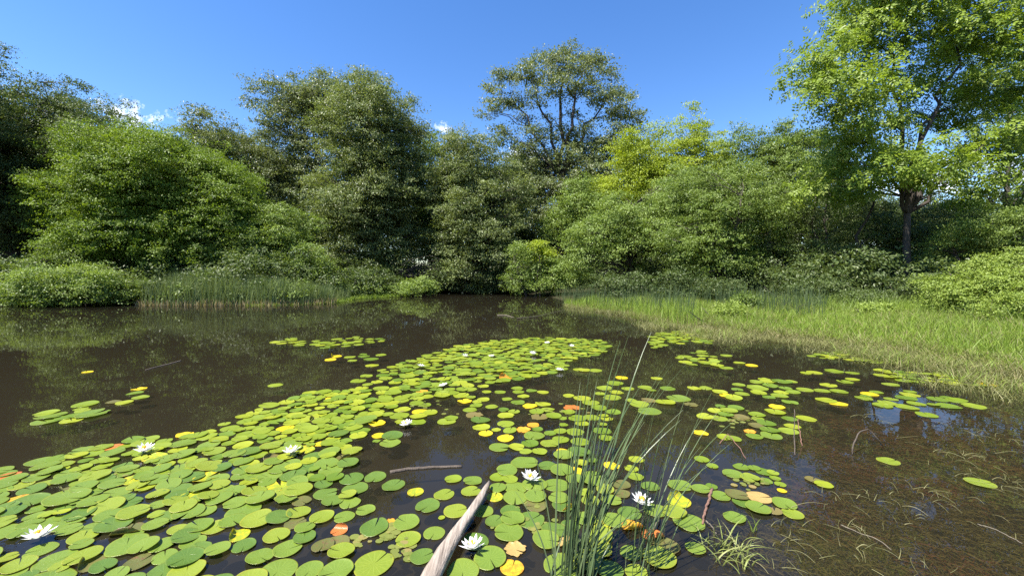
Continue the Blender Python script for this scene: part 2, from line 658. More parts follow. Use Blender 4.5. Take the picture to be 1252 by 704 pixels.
tr = nt.nodes.new('ShaderNodeBsdfTransparent')
tr.inputs['Color'].default_value = (0.80, 0.74, 0.62, 1)
murk = nt.nodes.new('ShaderNodeBsdfDiffuse')
murk.inputs['Color'].default_value = (0.025, 0.0225, 0.0150, 1)
body = nt.nodes.new('ShaderNodeMixShader')
body.inputs[0].default_value = 0.38
nt.links.new(tr.outputs[0], body.inputs[1])
nt.links.new(murk.outputs[0], body.inputs[2])
fr = nt.nodes.new('ShaderNodeFresnel')
fr.inputs['IOR'].default_value = 1.333
nt.links.new(bp.outputs[0], fr.inputs['Normal'])
mx = nt.nodes.new('ShaderNodeMixShader')
nt.links.new(fr.outputs[0], mx.inputs[0])
nt.links.new(body.outputs[0], mx.inputs[1])
nt.links.new(gl.outputs[0], mx.inputs[2])
nt.links.new(mx.outputs[0], out.inputs[0])
wx0, wx1, wy0, wy1 = -34, 14, 0.2, 42
tag(link('water', mesh_from('water', [(wx0, wy0, 0), (wx1, wy0, 0), (wx1, wy1, 0), (wx0, wy1, 0)], [(0, 1, 2, 3)], mat=m_water)), kind='structure')
# ------------------------------------------------------------------ the wood round the pond
# (px, py, rx, rz, dY, sublobes) are the crown masses of each tree
TB = 'trees of the wood behind the pond'
make_tree('broadleaf_tree', 'tall dark grey green tree filling the wood edge at the far left of the pond', 'tree', 27, 20,
          [(40, 165, 85, 72), (-40, 190, 90, 90), (15, 265, 80, 60)], 'dark', 0.32, group=TB)
make_tree('broadleaf_tree', 'dark round topped tree just behind the vivid green tree on the left bank', 'tree', 33, 120,
          [(108, 185, 58, 62), (148, 180, 28, 24), (150, 235, 60, 60)], 'dark', 0.3, group=TB)
make_tree('broadleaf_tree', 'wide rounded vivid green tree behind the left bank shrubs', 'tree', 26, 205,
          [(190, 222, 105, 52, 0, 26), (205, 280, 110, 52, 0, 20), (110, 255, 55, 50, 0.5), (275, 240, 38, 40, 0.3)], 'vivid', 0.22, dens=1.15, group=TB)
make_tree('broadleaf_tree', 'grey green domed tree between the vivid green tree and the tall paired crowns', 'tree', 38, 275,
          [(275, 200, 52, 55), (325, 225, 35, 50), (245, 215, 40, 50), (290, 275, 50, 45)], 'grey', 0.26, group=TB)
make_tree('broadleaf_tree', 'tall pale grey green tree with sky gaps beside the dense olive crown', 'tree', 40, 392,
          [(365, 135, 45, 42), (398, 128, 45, 34), (345, 190, 35, 45, 0, 9), (395, 200, 50, 50, 0, 9)], 'grey', 0.30, dens=0.85, group=TB)
make_tree('broadleaf_tree', 'dense tall olive green tree with a broad crown reaching low over the water', 'tree', 35, 455,
          [(455, 160, 56, 62, 0, 22), (445, 240, 68, 68, 0, 22), (455, 300, 62, 42, 0, 14), (498, 190, 22, 50, 0.5, 8)], 'olive', 0.34, dens=1.1, group=TB)
make_tree('broadleaf_tree', 'slim mid green tree rising in the gap right of the dense olive crown', 'tree', 41, 525,
          [(525, 215, 32, 52), (530, 280, 38, 55)], 'mid', 0.2, group=TB)
make_tree('broadleaf_tree', 'olive tree with tiered branches drooping to the water at the middle of the far bank', 'tree', 35, 572,
          [(570, 205, 38, 50, 0, 16), (575, 265, 62, 52, 0, 20), (585, 312, 66, 34, -0.5, 16), (625, 235, 34, 38, 0.5, 8)], 'olive', 0.28, dens=1.1, droop=0.25, group=TB)
make_tree('tall_tree', 'tallest open crowned tree with dark forking limbs rising above the far wood', 'tree', 44, 684, [], 'grey', 0.48, dens=1.3, base_z=0.4,
          fork=(686, 215, [(625, 118, 0.5, 0.16), (655, 110, -1, 0.2), (682, 85, 1, 0.26), (712, 92, -0.5, 0.24), (742, 120, 0.8, 0.2), (760, 160, -1, 0.16), (640, 175, -1, 0.15), (720, 190, 1.5, 0.15)]),
          lobe_list=[(608, 120, 12.9, 0), (620, 95, 13.6, 0.8), (640, 92, 12.9, -1), (605, 136, 8.3, -0.5), (628, 128, 11.4, 1), (650, 122, 11.4, -1.5), (662, 78, 12.1, 1), (668, 98, 16.7, 0), (688, 80, 13.6, 0.5),
                     (706, 86, 14.4, -1), (690, 108, 16.7, -1.5), (722, 78, 13.6, 1), (738, 92, 13.6, 0), (715, 112, 15.1, 1.2), (735, 118, 15.1, -1), (752, 112, 11.4, 0.5), (758, 132, 12.1, -1), (770, 142, 11.4, 0.4), (742, 142, 12.1, 1.5),
                     (775, 158, 9.1, 0), (756, 158, 11.4, -1), (640, 145, 8.3, 1), (652, 160, 8.3, -1), (618, 165, 12.1, 0), (640, 186, 17.6, 0), (655, 205, 19.8, 1), (632, 205, 17.6, -1),
                     (672, 145, 7.6, 1.5), (700, 140, 7.6, 2), (712, 180, 14.2, 1), (738, 180, 17.6, 0), (752, 195, 22.0, 0.5), (725, 205, 17.6, -1), (700, 212, 17.6, 1.5), (672, 205, 14.2, 1.2), (662, 232, 22.0, 0), (740, 225, 24.2, 0), (700, 240, 22.0, 0), (668, 260, 22.0, -1), (700, 275, 26.4, -1), (735, 260, 26.4, -1), (640, 240, 17.6, 0), (665, 175, 15.4, 1), (690, 165, 13.2, 1.5), (700, 190, 16.5, -1), (680, 197, 15.4, 2), (716, 160, 9.8, -1), (728, 186, 17.6, 1), (772, 182, 16.5, 0), (762, 215, 24.2, 0), (685, 225, 22.0, 1), (712, 222, 19.8, -1), (650, 232, 22.0, 1), (628, 220, 14.2, 0), (690, 64, 6.9, 0), (671, 70, 6.9, 1), (737, 74, 6.9, 0), (596, 108, 6.9, 0), (590, 140, 6.0, 1), (783, 150, 6.9, 0), (612, 160, 7.7, 0), (765, 118, 6.9, 1), (645, 78, 6.9, 0), (696, 60, 8, 0.5), (683, 67, 8, -0.5), (706, 70, 9, 0)],
          group=TB, leafsize=0.24)
make_tree('broadleaf_tree', 'bright yellow green tree standing right of the tallest open crowned tree', 'tree', 36, 790,
          [(785, 195, 36, 38, 0, 16), (770, 240, 40, 40), (812, 235, 40, 45)], 'yellow', 0.17, dens=0.9, group=TB)
make_tree('broadleaf_tree', 'feathery yellow green tree with a loose upright top', 'tree', 38, 850,
          [(842, 168, 22, 34, 0, 9), (868, 185, 28, 32, 0, 12), (850, 220, 48, 42), (825, 190, 18, 26, 0, 7)], 'yellow', 0.16, dens=0.7, group=TB)
make_tree('broadleaf_tree', 'mid green tree with thin upright top shoots left of the big walnut like tree', 'tree', 35, 935,
          [(915, 178, 24, 24, 0, 8), (950, 172, 28, 22, 0, 9), (930, 220, 60, 45), (975, 200, 35, 40)], 'mid', 0.2, dens=0.8, group=TB)
make_tree('broadleaf_tree', 'pale green leafy tree under the tallest open crowned tree', 'tree', 36, 712,
          [(712, 250, 32, 30), (735, 275, 30, 30), (690, 275, 26, 30)], 'light', 0.14, group=TB)
make_tree('broadleaf_tree', 'light green willow like tree leaning over the marsh reeds', 'tree', 27, 770,
          [(770, 285, 62, 42, 0, 22), (728, 300, 42, 34, -0.6, 14), (822, 260, 50, 48, 0.6, 16)], 'light', 0.18, dens=1.0, stems=3, droop=0.3, group=TB)
make_tree('broadleaf_tree', 'spreading tiered tree with layered branches above the right marsh edge', 'tree', 23, 880,
          [(880, 250, 66, 48, 0, 22), (865, 305, 62, 38, -0.5, 18), (925, 285, 50, 55, 0.8, 14)], 'mid', 0.2, dens=0.85, stems=2, flat=0.3, group=TB)
make_tree('broadleaf_tree', 'shaded thin stemmed understorey tree left of the forked walnut like trunk', 'tree', 22, 1000,
          [(990, 245, 52, 42, 1.5, 14), (1010, 305, 60, 42, 0.5, 12), (960, 315, 40, 34, 0, 9)], 'dark', 0.12, dens=0.5, stems=4, group=TB)  # dark leaves: the shade under the canopy is put into their colour
make_tree('broadleaf_tree', 'dark bushy understorey tree behind the forked walnut like trunk', 'tree', 25, 1070,
          [(1060, 280, 55, 50), (1130, 290, 55, 48), (1090, 330, 60, 30)], 'dark', 0.14, dens=0.7, stems=3, group=TB)
make_tree('walnut_tree', 'big bright feathery leaved tree with dark forked trunk on the right bank', 'tree', 18.5, 1109, [], 'walnut', 0.165, dens=1.4, updir=0.9, base_z=0.4,
          fork=(1109, 258, [(1080, 205, -0.8, 0.10), (1145, 200, 0.2, 0.13), (1150, 120, 1.2, 0.13), (1060, 150, 0.5, 0.11), (1170, 60, 0, 0.12), (1090, 60, 1.5, 0.12), (1200, 180, -1, 0.09), (1110, 190, -2, 0.08)]),
          lobe_list=[(1000, 80, 20, 0), (985, 112, 18, 0.5), (1020, 62, 22, -0.5), (1050, 40, 26, 0.5), (1075, 18, 30, 1), (1110, 25, 30, -0.5), (1040, 85, 26, -1), (1020, 112, 26, -1.2), (1060, 115, 28, -1.5), (1085, 75, 24, 1), (1045, 145, 24, -0.5), (1075, 150, 22, 1),
                     (1095, 110, 22, 1), (1150, 30, 32, 0), (1190, 35, 36, -1), (1230, 40, 36, 0), (1150, 85, 22, 2), (1200, 95, 28, -0.5), (1240, 100, 34, 0.5), (1190, 140, 24, 1), (1225, 160, 26, -1),
                     (1105, 210, 22, -1.8), (1130, 195, 26, -2), (1075, 205, 20, -1.5), (1160, 205, 24, -1.8), (1190, 215, 20, -1.2), (1225, 215, 18, -0.5), (1100, 180, 18, 0.5), (1060, 185, 22, 0.5), (1030, 175, 20, 1), (1130, 145, 18, 2.5),
                     (1000, 145, 12, 0.5), (1020, 200, 22, 1.5), (1000, 230, 20, 1.5), (1045, 230, 20, 1.2), (1170, 240, 16, 0.8), (1210, 190, 20, 1), (1090, -30, 40, 0), (1150, -35, 45, 0), (1210, -30, 45, 0), (1270, 10, 50, 0), (1290, 90, 45, 1), (1285, 170, 40, 1), (1120, -80, 45, 0), (1190, -90, 50, 0), (1060, -10, 26, 1.5)],
          pinnate=True, leafsize=0.40, per=10, spray=0.8, droop=0.22, group=TB, twigs=2, flat=0.28)
make_tree('broadleaf_tree', 'thin dark trunked tree standing behind the big feathery leaved tree', 'tree', 24, 1226,
          [(1225, 120, 40, 60, 0, 12), (1235, 245, 45, 30, 0, 9), (1268, 180, 30, 60, 0, 8)], 'mid', 0.22, dens=0.55, group=TB)
make_tree('broadleaf_tree', 'low spreading tree with bare arching twigs at the right wood edge', 'tree', 17, 1215,
          [(1215, 285, 60, 28, 0, 16), (1170, 305, 38, 26, 1, 10), (1275, 290, 50, 40, 0, 12)], 'mid', 0.12, dens=0.7, stems=3, group=TB)
# further back, filling the wood
for lab, Y, bx, els, lf in (
        ('dark tree seen between the vivid green tree and the tall paired crowns', 50, 330, [(320, 245, 60, 70), (380, 265, 60, 70)], 'dark'),
        ('dark tree deep in the wood behind the slim mid green tree', 52, 540, [(520, 250, 60, 60), (590, 235, 50, 60)], 'dark'),
        ('dark tree deep in the wood behind the tallest open crowned tree', 56, 690, [(650, 290, 55, 50), (720, 280, 60, 60), (640, 225, 34, 40)], 'dark'),
        ('dark green tree deep in the wood behind the two yellow green trees', 50, 830, [(800, 270, 70, 60), (860, 265, 70, 60)], 'dark'),
        ('dark green tree deep in the wood behind the tiered tree', 42, 965, [(940, 265, 60, 50), (1010, 255, 55, 60), (1010, 190, 30, 40)], 'dark'),
        ('dark green tree deep in the wood behind the forked trunk', 40, 1090, [(1080, 275, 60, 40), (1150, 285, 60, 35), (1220, 300, 60, 35)], 'dark'),
        ('dark tree at the back of the far left wood', 44, 60, [(60, 230, 80, 80), (-40, 230, 90, 90)], 'dark')):
    make_tree('broadleaf_tree', lab, 'tree', Y, bx, els, lf, 0.25, dens=0.8, nsub=12, group=TB)
make_tree('broadleaf_tree', 'tree outside the left frame edge whose leafy twig tip hangs in the sky', 'tree', 22, -90,
          [(-125, 75, 62, 52, 0, 18), (-130, 180, 80, 80)], 'dark', 0.3, dens=0.8, lobe_list=[(3, 60, 6, 0), (-8, 66, 9, 0), (-28, 72, 14, 0), (-55, 75, 20, 0)], group=TB)

SB = 'shrubs along the pond bank'
make_tree('shrub', 'low bright green shrub mound hanging over the water at the left bank', 'shrub', 21, 95,
          [(95, 352, 62, 26, 0, 26), (40, 362, 34, 18, 0, 10), (140, 356, 34, 20, 0, 10)], 'light', 0.05, dens=1.2, base_z=0.12, stems=3, group=SB, trunk_part='stems', crown_part='foliage', low=-0.9)
make_tree('shrub', 'grey green shrub in the shade behind the bright mound at the far left', 'shrub', 22.5, 20,
          [(15, 338, 40, 26), (70, 325, 40, 24), (-40, 345, 50, 30)], 'mid', 0.06, base_z=0.2, stems=3, group=SB, trunk_part='stems', crown_part='foliage')
make_tree('shrub', 'light green layered shrub above the left end of the reed bed', 'shrub', 26, 300,
          [(295, 305, 55, 32, 0, 20), (345, 285, 40, 36, 0.8, 14), (375, 318, 32, 26, 0, 10)], 'light', 0.07, base_z=0.2, stems=4, group=SB, trunk_part='stems', crown_part='foliage')
make_tree('shrub', 'dark olive shrub under the vivid green tree beside the reed bed', 'shrub', 26, 180,
          [(180, 330, 40, 22), (225, 322, 40, 24), (250, 335, 35, 20)], 'mid', 0.06, base_z=0.2, stems=3, group=SB, trunk_part='stems', crown_part='foliage')
make_tree('shrub', 'small pale shrub at the waterline right of the grass spit', 'shrub', 29.5, 502,
          [(502, 355, 26, 10, 0, 12), (520, 348, 14, 10, 0, 6)], 'light', 0.04, base_z=0.12, stems=3, group=SB, trunk_part='stems', crown_part='foliage')
make_tree('shrub', 'tall vine covered shrub falling to the water where the far bank turns', 'shrub', 30, 655,
          [(645, 322, 24, 30, 0, 12), (634, 345, 20, 14, 0, 8), (690, 338, 36, 24, -1, 14), (668, 345, 22, 16, 0, 8)], 'light', 0.07, base_z=0.2, stems=3, group=SB, trunk_part='stems', crown_part='foliage', droop=0.35)
make_tree('shrub', 'sapling with bright yellow green fronds in front of the dark gap of the far bank', 'sapling', 29, 660,
          [(657, 303, 11, 8, 0, 5), (668, 312, 8, 6, 0, 4)], 'yellow', 0.03, base_z=0.2, group=SB, trunk_part='stems', crown_part='foliage')
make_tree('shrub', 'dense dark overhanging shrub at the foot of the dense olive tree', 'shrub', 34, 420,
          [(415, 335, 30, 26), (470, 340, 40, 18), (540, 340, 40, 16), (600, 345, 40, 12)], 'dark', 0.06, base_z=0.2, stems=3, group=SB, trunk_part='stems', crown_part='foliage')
make_tree('shrub', 'wide pale green shrub with fine leaves on the right bank beside the grass', 'shrub', 11.5, 1225,
          [(1215, 360, 62, 34, 0, 26), (1270, 345, 60, 45, 0, 18), (1160, 372, 34, 18, 0.6, 12), (1250, 385, 55, 24, -1.2, 12)], 'fine', 0.05, dens=1.2, base_z=0.3, stems=4, leafsize=0.062, group=SB, trunk_part='stems', crown_part='foliage', low=-0.9)
for lab, Y, px, py, rx, rz, lf in (  # dark leaf colour puts wood-edge shade into the shrubs behind the grass
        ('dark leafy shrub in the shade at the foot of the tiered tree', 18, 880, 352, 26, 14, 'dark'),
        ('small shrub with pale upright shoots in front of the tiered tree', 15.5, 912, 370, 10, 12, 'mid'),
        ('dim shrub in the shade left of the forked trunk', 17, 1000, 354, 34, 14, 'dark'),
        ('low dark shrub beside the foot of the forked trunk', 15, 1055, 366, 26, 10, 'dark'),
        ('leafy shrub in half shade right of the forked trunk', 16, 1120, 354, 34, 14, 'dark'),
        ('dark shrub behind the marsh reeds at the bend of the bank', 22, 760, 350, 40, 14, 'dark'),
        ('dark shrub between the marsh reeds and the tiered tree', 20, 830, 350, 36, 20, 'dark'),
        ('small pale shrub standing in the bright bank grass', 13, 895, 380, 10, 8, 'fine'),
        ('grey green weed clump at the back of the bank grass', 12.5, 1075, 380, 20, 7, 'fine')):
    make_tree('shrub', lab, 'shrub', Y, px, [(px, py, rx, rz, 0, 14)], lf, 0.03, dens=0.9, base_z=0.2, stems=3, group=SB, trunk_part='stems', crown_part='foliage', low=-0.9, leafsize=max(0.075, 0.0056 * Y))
# ------------------------------------------------------------------ undergrowth, far wood, grasses
def land_points(n, px0, px1, y0, y1, s0, s1):
    out = []
    got = 0
    while got < n:
        Y = R.uniform(y0, y1, n * 3)
        px = R.uniform(px0, px1, n * 3)
        X = (px - CX) / F * Y
        xy = np.stack([X, Y], 1)
        keep = R.random(len(Y)) < Y / y1           # even density on the ground
        s = shore_dist(xy)
        k = keep & (s > s0) & (s < s1)
        out.append(xy[k])
        got += k.sum()
    return np.concatenate(out)[:n]


def stuff_leaves(name, lobes, ls, mat, dens, per=26, **kw):
    d0 = dens * 0.62 / (ls * ls * 0.27 * per)
    me = crown_mesh(name, lobes, ls, LEAF[mat], d0, ls * 4.2, per, **kw)
    co = np.empty(len(me.vertices) * 3, np.float32)
    me.vertices.foreach_get('co', co)
    co = co.reshape(-1, 3)
    co[:, 2] = np.maximum(co[:, 2], 0.02)
    me.vertices.foreach_set('co', co.ravel())
    me.update()
    return tag(link(name, me), kind='stuff')


lob = []
for px in np.arange(-420, 1700, 34):
    for row in range(4):
        Y = R.uniform(56, 78)
        r = R.uniform(3.2, 5.2)
        top = 250 + 18 * math.sin(px * 0.013) + R.uniform(-8, 12)
        z = (CAMH + (HY - top) / F * Y) * (0.06 + 0.29 * row)
        lob.append((np.array([(px + R.uniform(-15, 15) - CX) / F * Y, Y, z]), np.array([r, r, r * 0.8])))
stuff_leaves('far_woods', lob, 0.5, 'dark', 1.0)
for nm, mt, n, args, rr in (('undergrowth', 'dark', 260, (-150, 660, 20, 46, 1.2, 14), (0.7, 1.7)), ('undergrowth', 'dark', 150, (690, 1400, 16, 34, 8.5, 24), (0.5, 1.3)),  # right-hand undergrowth: dark leaf colour stands in for shade at the wood edge
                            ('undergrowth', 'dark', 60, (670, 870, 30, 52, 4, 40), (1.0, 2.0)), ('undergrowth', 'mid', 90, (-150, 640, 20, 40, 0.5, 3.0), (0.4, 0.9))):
    P = land_points(n, *args)
    if rr[0] == 1.0:
        P = P[np.abs(P[:, 0] / P[:, 1] * F + CX - 770) < 90]
    gz = ground_z(P)
    lob = []
    for (x, y), z in zip(P, gz):
        r = R.uniform(*rr)
        lob.append((np.array([x, y, z + r * R.uniform(0.2, 1.1)]), np.array([r * 1.2, r * 1.2, r * 0.8])))
    stuff_leaves(nm, lob, 0.16, mt, 0.8)


def blades_mesh(name, base, h, wd, lean, mat, segs=3, curve=0.5, rnd=None):
    """tapered grass blades; lean: horizontal offset vector of each tip as a share of its height"""
    n = len(base)
    a = R.uniform(0, math.pi * 2, n)
    s = np.stack([np.cos(a), np.sin(a), np.zeros(n)], 1) * wd[:, None] * 0.5
    rows = []
    for k in range(segs):
        t = k / segs
        p = base + np.column_stack([lean * h[:, None] * (t ** 1.8), h * (t - curve * 0.35 * t * t * np.minimum(1, np.linalg.norm(lean, axis=1)))])
        ww = (1 - 0.75 * t * t)
        rows += [p - s * ww, p + s * ww]
    tip = base + np.column_stack([lean * h[:, None], h * (1 - curve * 0.35 * np.minimum(1, np.linalg.norm(lean, axis=1)))])
    rows.append(tip)
    V = np.stack(rows, 1)
    m = V.shape[1]
    off = np.arange(n)[:, None] * m
    q = []
    for k in range(segs - 1):
        q.append(np.concatenate([off + 2 * k, off + 2 * k + 1, off + 2 * k + 3, off + 2 * k + 2], 1))
    t = np.concatenate([off + 2 * segs - 2, off + 2 * segs - 1, off + 2 * segs], 1)
    rn = R.random(n) if rnd is None else rnd
    return mesh_from(name, V.reshape(-1, 3), np.concatenate(q), t, np.repeat(rn, m), False, mat)


LEAF['grass'] = leaf_mat('grass_bright', (0.10, 0.17, 0.02), (0.19, 0.27, 0.035), (0.27, 0.33, 0.07), rough=0.5, trans=0.4)
LEAF['sedge'] = leaf_mat('sedge_olive', (0.085, 0.09, 0.03), (0.16, 0.165, 0.055), (0.26, 0.23, 0.11), rough=0.55, trans=0.3)
LEAF['rush'] = leaf_mat('rush_dark', (0.03, 0.05, 0.02), (0.06, 0.09, 0.035), (0.12, 0.14, 0.06), rough=0.5, trans=0.25)
LEAF['cattail'] = leaf_mat('cattail_blue_green', (0.085, 0.125, 0.045), (0.145, 0.19, 0.07), (0.20, 0.23, 0.09), rough=0.45, trans=0.3)
LEAF['straw'] = leaf_mat('dead_straw', (0.20, 0.155, 0.08), (0.30, 0.24, 0.13), (0.38, 0.32, 0.20), rough=0.6, trans=0.3)


def grass(name, n, region, hh, ww, mat, leanamt=0.35, kind='stuff', zoff=0.0, bias=(0, 0), segs=3, patch=0.0, hs=None):
    P = land_points(n, *region)
    if patch:
        k = wob2(P[:, 0] * 1.7, P[:, 1] * 1.7) + R.normal(0, 0.4, len(P)) > patch
        P = P[k]
    z = np.maximum(ground_z(P), -0.03)
    m = len(P)
    h = R.uniform(hh[0], hh[1], m) * (1 + 0.25 * wob2(P[:, 0] * 0.9, P[:, 1] * 0.9))
    if hs is not None:
        h *= hs(P)
    lean = R.normal(0, leanamt, (m, 2)) + np.array(bias)
    return tag(link(name, blades_mesh(name, np.column_stack([P, z + zoff]), h, R.uniform(ww[0], ww[1], m), lean, LEAF[mat], segs)), kind=kind)


grass('bank_grass', 85000, (690, 1420, 5.0, 22, 0.4, 7.5), (0.10, 0.27), (0.007, 0.013), 'grass', 0.4)
grass('bank_grass', 12000, (690, 1420, 5.0, 22, 0.2, 7.5), (0.15, 0.36), (0.005, 0.010), 'sedge', 0.45)
grass('bank_grass', 16000, (690, 1420, 5.0, 22, 0.5, 7.5), (0.26, 0.52), (0.008, 0.014), 'grass', 0.3, patch=0.3)
grass('bank_grass', 9000, (690, 1420, 5.0, 20, 0.3, 6.0), (0.12, 0.34), (0.006, 0.010), 'straw', 0.6, patch=0.1)
grass('bank_grass', 5000, (690, 1420, 6.0, 22, 4.5, 8.5), (0.3, 0.65), (0.010, 0.016), 'mid', 0.35, patch=0.0)
grass('water_sedge', 30000, (690, 1420, 4.6, 21, -0.75, 0.9), (0.08, 0.24), (0.007, 0.013), 'sedge', 0.6)
grass('water_sedge', 3500, (690, 1420, 4.6, 21, -0.5, 1.0), (0.06, 0.2), (0.007, 0.012), 'straw', 0.9)
grass('water_sedge', 14000, (690, 1420, 4.6, 21, -1.6, 0.1), (0.08, 0.26), (0.006, 0.011), 'sedge', 0.7, patch=0.45)
grass('water_sedge', 9000, (690, 1420, 4.6, 21, -0.9, 0.6), (0.10, 0.30), (0.006, 0.011), 'grass', 0.5, patch=0.2)
grass('water_sedge', 9000, (690, 1420, 4.6, 21, -1.3, 0.2), (0.05, 0.16), (0.006, 0.011), 'sedge', 0.8, patch=0.25)
grass('marsh_reeds', 1500, (640, 850, 12, 27, 0.2, 3.4), (0.5, 1.05), (0.010, 0.018), 'rush', 0.12, bias=(0.05, 0))
grass('marsh_reeds', 2200, (690, 860, 12, 22, -0.5, 1.4), (0.22, 0.55), (0.012, 0.02), 'grass', 0.2)
grass('marsh_reeds', 700, (850, 1010, 12, 18, 3.0, 6), (0.6, 1.1), (0.012, 0.02), 'rush', 0.11)
grass('reed_bed', 5500, (172, 405, 19, 25, -0.35, 1.6), (1.0, 1.75), (0.016, 0.028), 'cattail', 0.14, bias=(0.03, 0), hs=lambda P: 1.0 - 0.45 * np.clip(((P[:, 0] / P[:, 1] * F + CX) - 350) / 60, 0, 1))
grass('reed_bed', 2200, (165, 412, 19, 25, -0.5, 0.7), (0.12, 0.42), (0.016, 0.03), 'straw', 0.2)
grass('spit_grass', 9000, (395, 500, 22, 32, -0.3, 2.5), (0.12, 0.3), (0.016, 0.03), 'grass', 0.35)
grass('spit_grass', 1500, (300, 430, 19, 28, -0.5, 0.4), (0.08, 0.2), (0.016, 0.03), 'grass', 0.5)
grass('spit_grass', 500, (395, 430, 20, 28, -0.3, 1.5), (0.5, 1.1), (0.016, 0.028), 'cattail', 0.11)

# weed lying on and under the water at the lower right
def strands(n, centres, spread, L, wd, zr, mat, name, curl=2.2, kind='stuff'):
    c = centres[R.integers(0, len(centres), n)]
    P = c + np.column_stack([R.normal(0, 1, (n, 2)) * spread])
    S = 6
    a = R.uniform(0, 6.28, n)
    da = R.normal(0, curl, n) / S
    ln = R.uniform(L[0], L[1], n) / S
    z = R.uniform(zr[0], zr[1], n)
    w = R.uniform(wd[0], wd[1], n) * 0.5
    p = np.column_stack([P, z])
    rows = []
    arch = R.uniform(0, 1, n) * (0.03 if zr[0] >= 0 else 0.01)
    for k in range(S + 1):
        d = np.stack([np.cos(a), np.sin(a)], 1)
        s = np.stack([-d[:, 1], d[:, 0]], 1) * (w * (1 - 0.7 * k / S))[:, None]
        q = p.copy()
        q[:, 2] += arch * math.sin(k / S * math.pi)
        rows += [np.column_stack([q[:, :2] - s, q[:, 2]]), np.column_stack([q[:, :2] + s, q[:, 2] + w * 0.8])]
        p[:, :2] += d * ln[:, None]
        a = a + da * R.uniform(0.5, 1.5, n)
    V = np.stack(rows, 1)
    m = V.shape[1]
    off = np.arange(n)[:, None] * m
    q = np.concatenate([np.concatenate([off + 2 * k, off + 2 * k + 1, off + 2 * k + 3, off + 2 * k + 2], 1) for k in range(S)])
    return tag(link(name, mesh_from(name, V.reshape(-1, 3), q, None, np.repeat(R.random(n), m), False, LEAF[mat])), kind=kind)


LEAF['weed_red'] = leaf_mat('weed_red_brown', (0.07, 0.028, 0.014), (0.13, 0.055, 0.026), (0.15, 0.085, 0.035), rough=0.7, trans=0.2)
LEAF['weed_olive'] = leaf_mat('weed_olive', (0.050, 0.046, 0.014), (0.095, 0.085, 0.026), (0.15, 0.13, 0.045), rough=0.7, trans=0.2)
LEAF['weed_pale'] = leaf_mat('weed_pale', (0.07, 0.07, 0.025), (0.13, 0.125, 0.05), (0.2, 0.18, 0.09), rough=0.6, trans=0.2)
wc = np.array([gp(a, b)[:2] for a, b in ((1000, 620), (1040, 570), (1010, 660), (1080, 610), (1130, 590), (1100, 660), (1170, 640), (1200, 560), (1240, 600), (1150, 530), (1100, 540), (1220, 520), (1180, 690), (1060, 690), (980, 600), (1240, 660), (1000, 545), (1130, 505), (1200, 500), (1050, 520), (1250, 540), (960, 660))])
strands(14000, wc, 0.26, (0.04, 0.14), (0.003, 0.007), (-0.07, -0.012), 'weed_olive', 'submerged_weed', 3.0)
strands(7000, wc[[0, 1, 4, 7, 9, 10, 12, 14, 16, 17, 18, 19, 20]], 0.17, (0.03, 0.10), (0.003, 0.006), (-0.06, -0.012), 'weed_red', 'submerged_weed', 3.0)
fc = np.array([gp(a, b)[:2] for a, b in ((1060, 608), (1085, 620), (1130, 600), (1150, 610), (1170, 585), (1225, 585), (1240, 600), (1210, 560), (1030, 640), (1060, 640), (1100, 690), (1180, 560), (1130, 545), (1240, 540), (1065, 512), (1200, 535), (1165, 525), (945, 690), (970, 660), (1010, 600), (1050, 680), (1235, 500), (1240, 650))])
strands(260, fc, 0.10, (0.05, 0.17), (0.0018, 0.004), (0.001, 0.008), 'weed_pale', 'floating_weed', 0.6)
strands(26, fc[:16], 0.20, (0.12, 0.32), (0.0018, 0.0035), (0.001, 0.008), 'weed_pale', 'floating_weed', 0.4)

